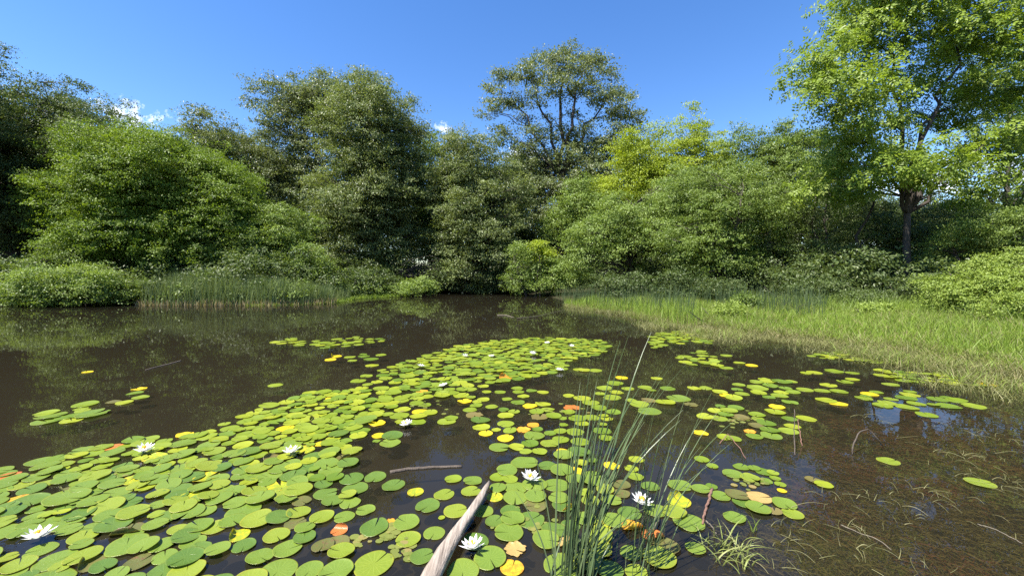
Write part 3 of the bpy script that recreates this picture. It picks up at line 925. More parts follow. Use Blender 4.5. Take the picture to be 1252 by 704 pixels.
# ------------------------------------------------------------------ lily pads
def pad_mat(name, c1, c2, rim, vein, blotch=None, amount=0.0):
    m, nt, out = new_mat(name)
    tc = nt.nodes.new('ShaderNodeTexCoord')
    oi = nt.nodes.new('ShaderNodeObjectInfo')
    sx = nt.nodes.new('ShaderNodeSeparateXYZ')
    nt.links.new(tc.outputs['Object'], sx.inputs[0])
    x, y = sx.outputs[0], sx.outputs[1]
    r = math_n(nt, 'SQRT', math_n(nt, 'ADD', math_n(nt, 'MULTIPLY', x, x), math_n(nt, 'MULTIPLY', y, y)))
    an = math_n(nt, 'ARCTAN2', y, x)
    ad = nt.nodes.new('ShaderNodeVectorMath')
    ad.operation = 'ADD'
    nt.links.new(tc.outputs['Object'], ad.inputs[0])
    cb = nt.nodes.new('ShaderNodeCombineXYZ')
    nt.links.new(math_n(nt, 'MULTIPLY', oi.outputs['Random'], 77.0), cb.inputs[0])
    nt.links.new(math_n(nt, 'MULTIPLY', attr(nt), 31.0), cb.inputs[1])
    nt.links.new(cb.outputs[0], ad.inputs[1])
    nz = noise(nt, 2.3, 4, ad.outputs[0], 0.6)
    nz2 = noise(nt, 9.0, 3, ad.outputs[0], 0.6)
    rn = math_n(nt, 'FRACT', math_n(nt, 'ADD', oi.outputs['Random'], attr(nt)))
    f = math_n(nt, 'ADD', math_n(nt, 'MULTIPLY', rn, 0.65), math_n(nt, 'MULTIPLY_ADD', nz, 0.9, -0.25), None, True)
    col = mixc(nt, f, c1, c2)
    v = math_n(nt, 'POWER', math_n(nt, 'ABSOLUTE', math_n(nt, 'COSINE', math_n(nt, 'MULTIPLY', an, 8.0))), 28.0)
    v = math_n(nt, 'MULTIPLY', v, math_n(nt, 'MULTIPLY_ADD', r, -0.55, 0.6, True))
    col = mixc(nt, v, col, vein)
    rm = math_n(nt, 'MULTIPLY', math_n(nt, 'MULTIPLY_ADD', math_n(nt, 'ADD', r, math_n(nt, 'MULTIPLY', nz2, 0.25)), 7.0, -6.9, True), 0.55)
    col = mixc(nt, rm, col, rim)
    if blotch:
        b = math_n(nt, 'MULTIPLY_ADD', math_n(nt, 'ADD', math_n(nt, 'MULTIPLY', nz, 0.7), math_n(nt, 'MULTIPLY', nz2, 0.3)), 9.0, -9.0 * (1 - amount), True)
        col = mixc(nt, b, col, blotch)
    spots = math_n(nt, 'MULTIPLY_ADD', nz2, 14.0, -9.6, True)
    col = mixc(nt, math_n(nt, 'MULTIPLY', spots, 0.6), col, (0.10, 0.07, 0.02))
    bp = nt.nodes.new('ShaderNodeBump')
    bp.inputs['Strength'].default_value = 0.22
    bp.inputs['Distance'].default_value = 0.012
    nt.links.new(math_n(nt, 'ADD', math_n(nt, 'MULTIPLY', v, -0.5), nz2), bp.inputs['Height'])
    leafy(nt, out, col, 0.30, 0.22, spec=0.42, normal=bp.outputs[0])
    return m


PADC = {
    'bright green': pad_mat('pad_bright_green', (0.103, 0.164, 0.022), (0.145, 0.202, 0.029), (0.194, 0.216, 0.029), (0.216, 0.288, 0.058)),
    'deep green': pad_mat('pad_deep_green', (0.065, 0.124, 0.020), (0.103, 0.161, 0.026), (0.130, 0.158, 0.022), (0.158, 0.230, 0.043)),
    'lime green': pad_mat('pad_lime_green', (0.145, 0.199, 0.020), (0.191, 0.232, 0.026), (0.274, 0.245, 0.029), (0.274, 0.317, 0.058)),
    'yellow': pad_mat('pad_yellow', (0.440, 0.320, 0.012), (0.496, 0.384, 0.016), (0.400, 0.224, 0.016), (0.496, 0.416, 0.048), (0.240, 0.288, 0.024), 0.60),
    'orange': pad_mat('pad_orange', (0.416, 0.176, 0.016), (0.496, 0.240, 0.024), (0.304, 0.112, 0.016), (0.480, 0.288, 0.048), (0.440, 0.336, 0.024), 0.56),
    'red orange': pad_mat('pad_red_orange', (0.336, 0.096, 0.024), (0.400, 0.144, 0.032), (0.240, 0.072, 0.024), (0.400, 0.192, 0.064), (0.176, 0.064, 0.024), 0.42),
    'olive brown': pad_mat('pad_olive_brown', (0.080, 0.092, 0.024), (0.128, 0.124, 0.036), (0.112, 0.080, 0.032), (0.160, 0.160, 0.056), (0.128, 0.064, 0.036), 0.46),
    'tan': pad_mat('pad_tan', (0.336, 0.240, 0.080), (0.416, 0.288, 0.104), (0.320, 0.192, 0.064), (0.416, 0.320, 0.144), (0.280, 0.176, 0.064), 0.46),
}


def pad_geo(fold=0.0, rags=0.0, cup=0.0):
    """a round floating leaf of radius 1 with its cleft, a wavy edge, a shallow dip at the stalk and a thin rim"""
    SEG = 34
    g0 = R.uniform(0.035, 0.09) if rags < 0.3 else R.uniform(0.05, 0.3)
    a = np.linspace(g0, 2 * math.pi - g0, SEG)
    ell = R.uniform(0.93, 1.0)
    ph = R.uniform(0, 6.28, 4)
    edge = 1 + 0.015 * np.sin(3 * a + ph[0]) + 0.012 * np.sin(5 * a + ph[1]) + rags * (0.10 * np.sin(7 * a + ph[2]) + 0.08 * np.sin(11 * a + ph[3])) * (np.sin(a * 0.5 + ph[0]) > -0.2)
    near = np.minimum(a - g0, 2 * math.pi - g0 - a)
    edge *= 1 - 0.10 * np.exp(-near / 0.10)
    rings = [0.0, 0.16, 0.4, 0.65, 0.85, 0.95, 1.0]
    amp = np.array([R.normal(0, 0.020), R.normal(0, 0.016), R.normal(0, 0.012)])
    lift = R.uniform(0.0, 0.05) if R.random() < 0.65 else R.uniform(0.1, 0.2)
    fa = R.uniform(0, 6.28)
    V = []
    for r in rings:
        rr = r * edge
        x, y = rr * np.cos(a), rr * np.sin(a) * ell
        z = r ** 2 * (amp[0] * np.sin(2 * a + ph[1]) + amp[1] * np.sin(3 * a + ph[2]) + amp[2] * np.sin(5 * a + ph[3])) + 0.03 * r + lift * max(0, r - 0.8) ** 1.2 * 3 * (0.5 + 0.5 * np.sin(a + ph[0]))
        z += cup * r ** 2.5
        if fold > 0:
            u = x * math.cos(fa) + y * math.sin(fa)
            w = np.maximum(0, u - 0.15)
            ang = np.minimum(w * fold * 2.2, 2.4)
            k = fold * 2.2
            nu = np.where(w > 0, 0.15 + np.sin(ang) / k, u)
            zz = np.where(w > 0, (1 - np.cos(ang)) / k, 0)
            x, y = x + (nu - u) * math.cos(fa), y + (nu - u) * math.sin(fa)
            z = z + zz
        V.append(np.stack([x, y, z], 1))
    V.append(V[-1] - np.array([0, 0, 0.02]))
    n = len(V)
    V = np.concatenate(V)
    q = []
    for k in range(n - 1):
        for s in range(SEG - 1):
            b = k * SEG + s
            q.append((b, b + SEG, b + SEG + 1, b + 1))
    return V, np.array(q)


def pad_me(colour, **kw):
    v, q = pad_geo(**kw)
    return mesh_from('lily_pad', v, q, rnd=np.zeros(len(v)), smooth=True, mat=PADC[colour])


PADS = []      # dict(p, r, colour, shape, rank)


def add_pad(px, py, r=0.115, colour=None, shape='flat', z=None):
    p = gp(px, py)
    PADS.append(dict(p=p, px=px, py=py, r=r * 0.86, colour=colour, shape=shape))


def greens():
    return random.choices(['bright green', 'deep green', 'lime green'], [0.6, 0.2, 0.2])[0]


SPECIAL = [  # px, py, radius, colour, shape : the discoloured pads, each where the photograph has it
    (226, 532, .10, 'yellow', 'flat'), (189, 560, .12, 'yellow', 'flat'), (17, 614, .12, 'orange', 'flat'), (158, 588, .11, 'yellow', 'rag'), (253, 584, .13, 'yellow', 'rag'),
    (232, 607, .09, 'yellow', 'flat'), (10, 584, .11, 'red orange', 'flat'), (139, 547, .10, 'red orange', 'flat'), (111, 690, .10, 'olive brown', 'fold'), (291, 655, .09, 'yellow', 'fold'),
    (84, 600, .10, 'olive brown', 'fold'), (156, 650, .12, 'olive brown', 'fold'), (170, 688, .10, 'olive brown', 'flat'), (405, 487, .10, 'yellow', 'flat'), (349, 524, .12, 'yellow', 'flat'),
    (373, 551, .12, 'yellow', 'rag'), (392, 543, .08, 'yellow', 'flat'), (522, 485, .11, 'lime green', 'flat'), (516, 479, .10, 'orange', 'rag'), (564, 484, .13, 'lime green', 'flat'),
    (618, 462, .14, 'orange', 'fold'), (514, 504, .12, 'yellow', 'flat'), (526, 505, .11, 'lime green', 'flat'), (463, 494, .11, 'lime green', 'flat'), (580, 508, .12, 'olive brown', 'rag'),
    (594, 530, .09, 'yellow', 'flat'), (618, 536, .10, 'yellow', 'flat'), (461, 518, .12, 'yellow', 'flat'), (463, 533, .09, 'yellow', 'flat'), (480, 449, .12, 'lime green', 'flat'),
    (591, 489, .10, 'lime green', 'flat'), (568, 491, .11, 'yellow', 'flat'), (461, 467, .12, 'lime green', 'flat'), (508, 602, .075, 'yellow', 'flat'), (605, 608, .075, 'yellow', 'flat'),
    (343, 594, .13, 'yellow', 'rag'), (415, 649, .07, 'red orange', 'fold'), (477, 639, .05, 'orange', 'rag'), (626, 695, .08, 'orange', 'flat'), (703, 576, .085, 'yellow', 'flat'),
    (748, 570, .08, 'yellow', 'flat'), (691, 621, .08, 'orange', 'fold'), (691, 663, .08, 'tan', 'fold'), (735, 643, .075, 'yellow', 'flat'), (774, 645, .09, 'orange', 'fold'),
    (799, 657, .085, 'red orange', 'fold'), (630, 672, .075, 'tan', 'rag'), (928, 608, .105, 'tan', 'flat'), (688, 552, .07, 'yellow', 'flat'), (857, 530, .085, 'yellow', 'flat'),
    (760, 593, .085, 'olive brown', 'flat'), (760, 604, .075, 'olive brown', 'flat'), (830, 613, .10, 'yellow', 'fold'), (1086, 564, .10, 'lime green', 'flat'), (1198, 591, .11, 'lime green', 'flat'),
    (994, 587, .07, 'olive brown', 'flat'), (1007, 593, .075, 'lime green', 'flat'), (969, 629, .08, 'lime green', 'flat'), (954, 592, .05, 'bright green', 'flat'), (956, 600, .04, 'yellow', 'flat'),
    (947, 626, .06, 'olive brown', 'rag'), (814, 668, .10, 'olive brown', 'flat'), (901, 606, .095, 'olive brown', 'flat'), (845, 495, .10, 'olive brown', 'rag'), (699, 499, .12, 'red orange', 'rag'),
    (640, 485, .10, 'lime green', 'flat'), (648, 497, .11, 'yellow', 'flat'), (664, 495, .12, 'lime green', 'flat'), (640, 526, .09, 'orange', 'rag'), (652, 520, .08, 'orange', 'flat'), (742, 512, .09, 'lime green', 'flat'),
    (695, 484, .09, 'lime green', 'flat'), (760, 462, .12, 'yellow', 'flat'), (803, 463, .11, 'lime green', 'flat'), (888, 484, .10, 'yellow', 'flat'), (876, 503, .12, 'lime green', 'flat'), (917, 528, .07, 'orange', 'rag'),
    (1013, 471, .13, 'lime green', 'flat'), (1207, 471, .13, 'yellow', 'flat'), (1078, 459, .13, 'lime green', 'flat'), (1025, 494, .12, 'yellow', 'flat'), (1063, 482, .12, 'yellow', 'flat'), (919, 447, .12, 'yellow', 'flat'),
    (170, 476, .12, 'yellow', 'flat'), (107, 455, .10, 'yellow', 'flat'), (139, 492, .11, 'olive brown', 'flat'), (410, 436, .16, 'yellow', 'fold'), (404, 440, .14, 'yellow', 'flat'), (738, 509, .07, 'lime green', 'flat'),
    (793, 490, .12, 'olive brown', 'rag'), (950, 498, .11, 'yellow', 'flat'), (986, 512, .12, 'lime green', 'flat'), (925, 521, .10, 'olive brown', 'flat'), (905, 511, .12, 'olive brown', 'flat'), (660, 510, .12, 'olive brown', 'rag'),
    (332, 560, .09, 'olive brown', 'fold'), (385, 513, .10, 'olive brown', 'fold'), (361, 640, .09, 'olive brown', 'flat'), (369, 613, .09, 'olive brown', 'flat'), (412, 665, .10, 'olive brown', 'flat'), (395, 668, .09, 'olive brown', 'flat'),
    (200, 700, .11, 'deep green', 'flat'), (688, 620, .09, 'deep green', 'flat'), (420, 560, .09, 'olive brown', 'fold'), (655, 618, .10, 'olive brown', 'flat'),
]
for s in SPECIAL:
    add_pad(s[0], s[1], s[2] * (0.85 if s[0] < 480 else 0.95), s[3], s[4])
GREEN = [(477, 542, .125), (554, 586, .08), (543, 605, .10), (523, 619, .105), (557, 625, .10), (576, 601, .09), (578, 589, .09), (609, 584, .085), (609, 597, .085), (481, 594, .115), (459, 584, .105), (430, 586, .13), (434, 598, .115),
         (398, 604, .11), (407, 613, .10), (428, 615, .095), (421, 632, .09), (447, 624, .085), (458, 646, .118), (497, 640, .105), (499, 660, .10), (531, 652, .085), (516, 681, .09), (457, 690, .135), (410, 701, .11), (581, 662, .105), (599, 684, .115),
         (566, 699, .115), (590, 625, .095), (624, 625, .09), (605, 638, .085), (622, 652, .11), (778, 562, .085), (772, 573, .075), (777, 583, .08), (795, 595, .09), (831, 594, .105), (857, 599, .085), (870, 595, .055), (881, 607, .085),
         (909, 615, .095), (927, 623, .10), (898, 633, .085), (842, 639, .12), (850, 671, .075), (806, 683, .115), (772, 676, .085), (745, 697, .10), (778, 702, .075), (751, 637, .10), (770, 627, .10), (801, 624, .10), (824, 627, .10), (748, 612, .09),
         (740, 600, .085), (858, 562, .075), (871, 570, .06), (906, 571, .075), (896, 580, .10), (917, 585, .085), (934, 577, .08), (945, 579, .06), (922, 573, .06), (959, 617, .10), (849, 475, .12), (863, 475, .12), (880, 480, .12), (897, 487, .14), (886, 535, .09), (897, 537, .085),
         (888, 435, .13), (904, 444, .13), (888, 450, .14), (966, 492, .12), (953, 484, .13), (1005, 478, .13), (1026, 479, .13), (1010, 490, .14), (1042, 464, .12), (1089, 470, .13), (1079, 496, .13), (1109, 498, .14), (1133, 507, .14), (1160, 497, .14), (1191, 497, .13),
         (337, 471, .13), (380, 481, .14), (438, 466, .15), (448, 460, .13), (455, 447, .14), (165, 481, .12), (172, 486, .11), (152, 493, .11), (708, 452, .14), (728, 453, .14), (650, 478, .10), (664, 480, .11), (714, 453, .13), (1056, 487, .12), (1042, 456, .12), (546, 516, .13), (552, 512, .10),
         (680, 452, .14), (632, 456, .12), (710, 566, .08), (540, 633, .03)]
for a, b, r in GREEN:
    add_pad(a, b, r * R.uniform(0.85, 0.97))


def in_poly(px, py, poly):
    c = False
    for (x0, y0), (x1, y1) in zip(poly, poly[1:] + poly[:1]):
        if (y0 > py) != (y1 > py) and px < (x1 - x0) * (py - y0) / (y1 - y0) + x0:
            c = not c
    return c


HOLES = [[(430, 548), (470, 548), (560, 548), (600, 578), (500, 592), (445, 578)], [(515, 704), (585, 590), (604, 590), (560, 704)],
         [(545, 520), (580, 545), (600, 575), (560, 580), (540, 545)]]
GRID = {}


def fill(poly, cover, k, r0=0.092, tries=9000):
    P = [gp(a, b)[:2] for a, b in poly]
    x0, x1 = min(p[0] for p in P), max(p[0] for p in P)
    y0, y1 = min(p[1] for p in P), max(p[1] for p in P)
    wp = [tuple(p) for p in P]
    area = 0.5 * abs(sum(a[0] * b[1] - b[0] * a[1] for a, b in zip(wp, wp[1:] + wp[:1])))
    target = cover * area
    done = sum(math.pi * q['r'] ** 2 for q in PADS if in_poly(q['p'][0], q['p'][1], wp))
    for _ in range(tries):
        if done >= target:
            break
        x, y = random.uniform(x0, x1), random.uniform(y0, y1)
        if not in_poly(x, y, wp):
            continue
        px, py = CX + x / y * F, HY + CAMH / y * F
        if any(in_poly(px, py, h) for h in HOLES):
            continue
        r = min(0.15, max(0.04, random.gauss(r0, r0 * 0.2)))
        ok = True
        for q in PADS:
            if abs(q['p'][0] - x) < 0.3 and abs(q['p'][1] - y) < 0.3 and math.hypot(q['p'][0] - x, q['p'][1] - y) < k * (r + q['r']):
                ok = False
                break
        if ok:
            PADS.append(dict(p=np.array([x, y, 0]), px=px, py=py, r=r, colour=None, shape='rag' if random.random() < 0.08 else 'flat'))
            done += math.pi * r * r


fill([(-40, 592), (0, 576), (60, 562), (120, 545), (180, 537), (215, 540), (300, 508), (345, 490), (395, 478), (445, 474), (470, 495), (452, 525), (430, 545), (390, 575), (330, 615), (250, 670), (180, 720), (-60, 720)], 1.12, 0.58, 0.080)
fill([(390, 575), (430, 550), (440, 590), (400, 640), (450, 660), (470, 720), (180, 720), (250, 670), (330, 615)], 0.80, 0.62, 0.080)
fill([(445, 640), (520, 640), (520, 715), (450, 715)], 0.4, 0.8, 0.09)
fill([(445, 474), (470, 450), (505, 440), (562, 422), (610, 416), (660, 413), (738, 416), (745, 424), (735, 432), (700, 440), (690, 452), (655, 462), (600, 470), (560, 480), (520, 490), (470, 495)], 0.88, 0.62, 0.092)
fill([(452, 500), (470, 492), (545, 484), (545, 500), (520, 512), (500, 530), (470, 540), (440, 542)], 0.62, 0.78, 0.085)
fill([(552, 478), (645, 474), (650, 490), (690, 500), (740, 512), (745, 535), (700, 560), (640, 556), (596, 545), (585, 520), (560, 505)], 0.50, 0.82, 0.085)
fill([(700, 480), (745, 468), (832, 476), (832, 508), (760, 514), (720, 508)], 0.40, 0.85, 0.105)
fill([(610, 575), (650, 556), (715, 552), (740, 580), (735, 620), (760, 660), (700, 705), (650, 660), (610, 645)], 0.80, 0.64, 0.085)
fill([(585, 645), (650, 650), (700, 690), (690, 715), (590, 715)], 0.55, 0.74, 0.10)
fill([(740, 600), (800, 608), (850, 640), (830, 650), (750, 655)], 0.5, 0.75, 0.095)
fill([(800, 408), (845, 403), (870, 410), (868, 420), (812, 420), (790, 424)], 0.75, 0.7, 0.095)
fill([(785, 417), (812, 420), (812, 425), (788, 426)], 0.5, 0.8, 0.092)
fill([(828, 438), (850, 427), (865, 430), (884, 441), (880, 449), (848, 448)], 0.6, 0.75, 0.095)
fill([(890, 475), (915, 464), (952, 463), (985, 466), (985, 478), (945, 486), (915, 486)], 0.62, 0.78, 0.095)
fill([(856, 497), (885, 492), (915, 503), (965, 503), (990, 520), (985, 538), (950, 534), (925, 536), (895, 520), (862, 510)], 0.62, 0.72, 0.09)
fill([(985, 433), (1030, 431), (1085, 443), (1085, 447), (1050, 443), (990, 437)], 0.7, 0.72, 0.095)
fill([(1072, 452), (1110, 449), (1160, 458), (1212, 470), (1205, 473), (1150, 469), (1110, 467), (1080, 462)], 0.72, 0.7, 0.095)
fill([(974, 453), (1030, 452), (1055, 458), (1052, 474), (1020, 474), (985, 470)], 0.26, 0.9, 0.092)
fill([(1050, 480), (1072, 478), (1080, 488), (1060, 490)], 0.6, 0.75, 0.092)
fill([(1072, 484), (1110, 478), (1150, 480), (1180, 495), (1150, 502), (1110, 500), (1080, 493)], 0.55, 0.75, 0.095)
fill([(30, 519), (50, 506), (90, 497), (140, 491), (156, 493), (130, 505), (90, 514), (50, 526)], 0.85, 0.66, 0.095)
fill([(325, 417), (370, 413), (390, 418), (387, 423), (340, 422)], 0.5, 0.75, 0.11)
fill([(389, 420), (420, 413), (470, 411), (470, 418), (430, 424), (392, 426)], 0.5, 0.75, 0.11)
fill([(392, 440), (430, 431), (480, 431), (478, 436), (430, 444), (395, 442)], 0.33, 0.85, 0.11)
fill([(880, 566), (950, 566), (955, 590), (890, 590)], 0.55, 0.7, 0.05)
print('pads:', len(PADS))

# layers where pads overlap, then the 300 that show largest become things
placed = []
for q in PADS:
    near = [o for o in placed if math.hypot(o['p'][0] - q['p'][0], o['p'][1] - q['p'][1]) < o['r'] + q['r']]
    used = {o['layer'] for o in near}
    k = 0
    while k in used:
        k += 1
    q['layer'] = k
    q['crowd'] = len(near)
    placed.append(q)
    if q['colour'] is None:
        q['colour'] = greens()
    q['show'] = q['r'] ** 2 / q['p'][1] ** 3 if -30 < q['px'] < 1282 and q['py'] < 722 else 0
order = sorted(PADS, key=lambda q: -q['show'])
THINGS, REST = order[:300], order[300:]

VARS = {}
for c in PADC:
    g = 14 if 'green' in c else 3
    VARS[c, 'flat'] = [pad_me(c, cup=R.uniform(-0.02, 0.05)) for _ in range(g)]
    VARS[c, 'rag'] = [pad_me(c, rags=0.45 if 'green' in c else 0.9, cup=0.03) for _ in range(3)]
    VARS[c, 'fold'] = [pad_me(c, fold=R.uniform(0.8, 1.3)) for _ in range(3)]

LANDMARKS = [(47, 658, 'the flower at the lower left corner'), (176, 552, 'the flower on the left rim of the mat'), (139, 547, 'the small red orange pad'), (226, 532, 'the lone yellow pad on the left rim'),
             (156, 648, 'the folded olive brown pad'), (17, 614, 'the orange pad at the left frame edge'), (111, 690, 'the curled olive pad'), (170, 688, 'the brown pad at the bottom edge'), (253, 584, 'the ragged yellow pad'),
             (291, 653, 'the curled upright yellow pad'), (343, 594, 'the broad torn yellow pad'), (356, 554, 'the flower in the thick of the mat'), (349, 524, 'the yellow pad at the back rim'), (415, 648, 'the curled orange red pad'),
             (468, 652, 'the tiny floating leaves'), (508, 602, 'the lone round yellow pad'), (515, 575, 'the sunken stick'), (578, 672, 'the flower by the driftwood'), (545, 665, 'the driftwood'), (605, 608, 'the yellow pad at the driftwood tip'),
             (648, 587, 'the flower behind the reeds'), (784, 615, 'the flower between the reed clumps'), (497, 520, 'the flower beside the open channel'), (720, 650, 'the thick reed clump'), (799, 656, 'the folded red orange pad'),
             (928, 608, 'the big tan pad'), (866, 620, 'the reddish stem'), (890, 660, 'the grass tuft'), (735, 643, 'the yellow pad among the reeds'), (703, 576, 'the yellow pad behind the reeds'), (857, 530, 'the bright curled yellow pad'),
             (618, 536, 'the yellow pad right of the channel'), (514, 504, 'the pair of yellow pads'), (580, 508, 'the torn brown pad'), (405, 487, 'the orange pad at the back rim'), (630, 672, 'the shrivelled tan pad'), (250, 690, 'the bottom of the mat'),
             (60, 600, 'the left rim of the mat'), (320, 690, 'the bottom edge left of the driftwood'), (939, 475, 'the right patch'), (940, 515, 'the patch in the open water'), (1086, 564, 'the lone pad on open water'), (1120, 492, 'the far right patch'), (542, 472, 'the flower of the middle mat')]


def relation(q):
    b = min(LANDMARKS, key=lambda L: np.linalg.norm(gp(L[0], L[1])[:2] - q['p'][:2]))
    d = q['p'][:2] - gp(b[0], b[1])[:2]
    dist = np.linalg.norm(d)
    if dist < 0.06:
        return 'at the spot of ' + b[2], dist
    dx, dy = d
    if abs(dx) > abs(dy):
        return ('right of ' if dx > 0 else 'left of ') + b[2], dist
    return ('behind ' if dy > 0 else 'in front of ') + b[2], dist


bucket = {}
for q in THINGS:
    size = 'small ' if q['r'] < 0.09 else 'large ' if q['r'] > 0.127 else ''
    shape = {'flat': '', 'rag': 'ragged ', 'fold': 'curled '}[q['shape']]
    rel, dist = relation(q)
    if rel.startswith('at the spot of '):
        rel = rel[len('at the spot of '):]
        t = f"{size}{shape}{q['colour']} lily pad"
        rel = 'floating ' + ('as ' + rel if 'flower' not in rel and 'drift' not in rel and 'stick' not in rel and 'reeds' not in rel and 'edge' not in rel else 'at ' + rel)
        q['text'] = t + ' ' + rel
    else:
        q['text'] = f"{size}{shape}{q['colour']} lily pad {rel}"
    bucket.setdefault(q['text'], []).append((dist, id(q), q))
ORD = ['nearest', 'second nearest', 'third closest', 'fourth closest', 'fifth closest', 'sixth closest', 'seventh closest', 'eighth closest', 'ninth closest', 'tenth closest']
for t, L in bucket.items():
    L.sort(key=lambda e: e[:2])
    for k, (_, _, q) in enumerate(L):
        q['label'] = t if len(L) == 1 else f'{t}, {ORD[min(k, 9)]}'
        if len(q['label'].split()) > 16:
            q['label'] = q['label'].replace(' lily pad', ' pad').replace('red orange', 'reddish')
        if len(q['label'].split()) > 16:
            q['label'] = q['label'].replace('olive brown', 'olive').replace('the lower left corner', 'lower left').replace('of the mat', 'of mat')
        if len(q['label'].split()) > 16:
            q['label'] = q['label'].replace('small ', '', 1).replace(' the ', ' ', 1)
        if len(q['label'].split()) > 16:
            q['label'] = q['label'].replace(' the ', ' ')


def pad_pose(q):
    z = 0.004 + 0.0055 * q['layer']
    t = 0.018 + 0.016 * min(q['layer'], 3) if q['crowd'] else 0.008
    return z, R.normal(0, t), R.normal(0, t), R.uniform(0, 6.28)


for q in THINGS:
    me = random.choice(VARS[q['colour'], q['shape']])
    o = link('lily_pad', me)
    z, rx, ry, rz = pad_pose(q)
    o.location = (q['p'][0], q['p'][1], z)
    o.rotation_euler = (rx, ry, rz)
    o.scale = (q['r'],) * 3
    tag(o, q['label'], 'lily pad', 'lily pads floating on the pond')
from mathutils import Matrix, Euler
far = {}
for q in REST:
    me = random.choice(VARS[q['colour'], q['shape']])
    co = np.empty(len(me.vertices) * 3, np.float32)
    me.vertices.foreach_get('co', co)
    co = co.reshape(-1, 3) * q['r']
    z, rx, ry, rz = pad_pose(q)
    M = np.array(Euler((rx, ry, rz)).to_matrix())
    co = co @ M.T + np.array([q['p'][0], q['p'][1], z])
    nf = len(me.polygons)
    ix = np.empty(nf * 4, np.int32)
    me.polygons.foreach_get('vertices', ix)
    far.setdefault('all', []).append((co, ix.reshape(-1, 4), q['colour']))
g = Geo()
mats = list(PADC)
mi = []
for co, ix, c in far['all']:
    g.add(co, ix)
    mi += [mats.index(c)] * len(ix)
# plain versions of the pad materials for the merged far pads (no object-space veins)
def plain_pad(name, src):
    c = {'bright green': ((0.114, 0.167, 0.012), (0.160, 0.205, 0.020)), 'deep green': ((0.072, 0.125, 0.012), (0.106, 0.160, 0.018)), 'lime green': ((0.160, 0.205, 0.012), (0.213, 0.243, 0.020)), 'yellow': ((0.418, 0.319, 0.011), (0.456, 0.350, 0.015)),
         'orange': ((0.380, 0.167, 0.015), (0.456, 0.228, 0.023)), 'red orange': ((0.304, 0.099, 0.023), (0.380, 0.137, 0.030)), 'olive brown': ((0.084, 0.087, 0.023), (0.129, 0.106, 0.034)), 'tan': ((0.319, 0.228, 0.076), (0.380, 0.274, 0.099))}[src]
    return leaf_mat(name, c[0], c[1], tuple(x * 1.12 for x in c[1]), rough=0.32, trans=0.2)
me = g.mesh('lily_pads_far', plain_pad('far_pad_' + mats[0].replace(' ', '_'), mats[0]), True)
for c in mats[1:]:
    me.materials.append(plain_pad('far_pad_' + c.replace(' ', '_'), c))
me.polygons.foreach_set('material_index', np.array(mi, np.int32))
tag(link('lily_pads', me), kind='stuff')

# tiny floating leaves
g = Geo()
for (cx, cy, n, sx, sy, c) in ((470, 655, 40, 22, 14, 0), (495, 675, 16, 14, 8, 0), (690, 505, 30, 22, 7, 0), (925, 590, 26, 24, 6, 0), (440, 660, 10, 10, 10, 0), (130, 582, 24, 30, 8, 0), (905, 515, 30, 25, 8, 0), (520, 500, 14, 30, 10, 0), (650, 640, 20, 30, 20, 0)):
    for _ in range(n):
        p = gp(random.gauss(cx, sx * 0.6), random.gauss(cy, sy * 0.6))
        r = random.uniform(0.012, 0.032)
        a = np.linspace(0, 2 * math.pi, 11)[:-1]
        z = 0.003 + random.random() * 0.004
        v = [(p[0] + r * math.cos(t), p[1] + r * math.sin(t) * 0.9, z + random.uniform(0, .003)) for t in a] + [(p[0], p[1], z + 0.002)]
        g.add(v, None, [(i, (i + 1) % 10, 10) for i in range(10)])
tag(link('tiny_floating_leaves', g.mesh('tiny_floating_leaves', leaf_mat('tiny_leaf', (0.12, 0.15, 0.03), (0.19, 0.21, 0.05), (0.28, 0.2, 0.08), rough=0.35), True)), kind='stuff')

# ------------------------------------------------------------------ water lily flowers
m_petal, nt, out = new_mat('white_petal')
cv = nt.nodes.new('ShaderNodeRGB')
cv.outputs[0].default_value = (0.82, 0.82, 0.80, 1)
leafy(nt, out, cv.outputs[0], 0.4, 0.3, (1.0, 1.0, 0.95))
m_stamen, nt, out = new_mat('yellow_stamen')
cv = nt.nodes.new('ShaderNodeRGB')
cv.outputs[0].default_value = (0.75, 0.50, 0.03, 1)
leafy(nt, out, cv.outputs[0], 0.5, 0.2)


def petal_geo(L, W, el, az, r0):
    n, m = 7, 5
    V = []
    for i in range(n):
        t = i / (n - 1)
        w = W * math.sin(math.pi * (0.12 + 0.88 * t ** 0.8)) ** 0.8 * 0.5 if t < 1 else 0.0
        e = el + 0.55 * t
        for j in range(m):
            s = (j / (m - 1)) * 2 - 1
            x = r0 + L * t * math.cos(el + 0.25 * t)
            z = L * t * math.sin(el + 0.25 * t) + 0.25 * w * s * s
            y = w * s
            V.append((x * math.cos(az) - y * math.sin(az), x * math.sin(az) + y * math.cos(az), z + 0.008))
    V = np.array(V)
    q = [(i * m + j, i * m + j + 1, (i + 1) * m + j + 1, (i + 1) * m + j) for i in range(n - 1) for j in range(m - 1)]
    return V, q


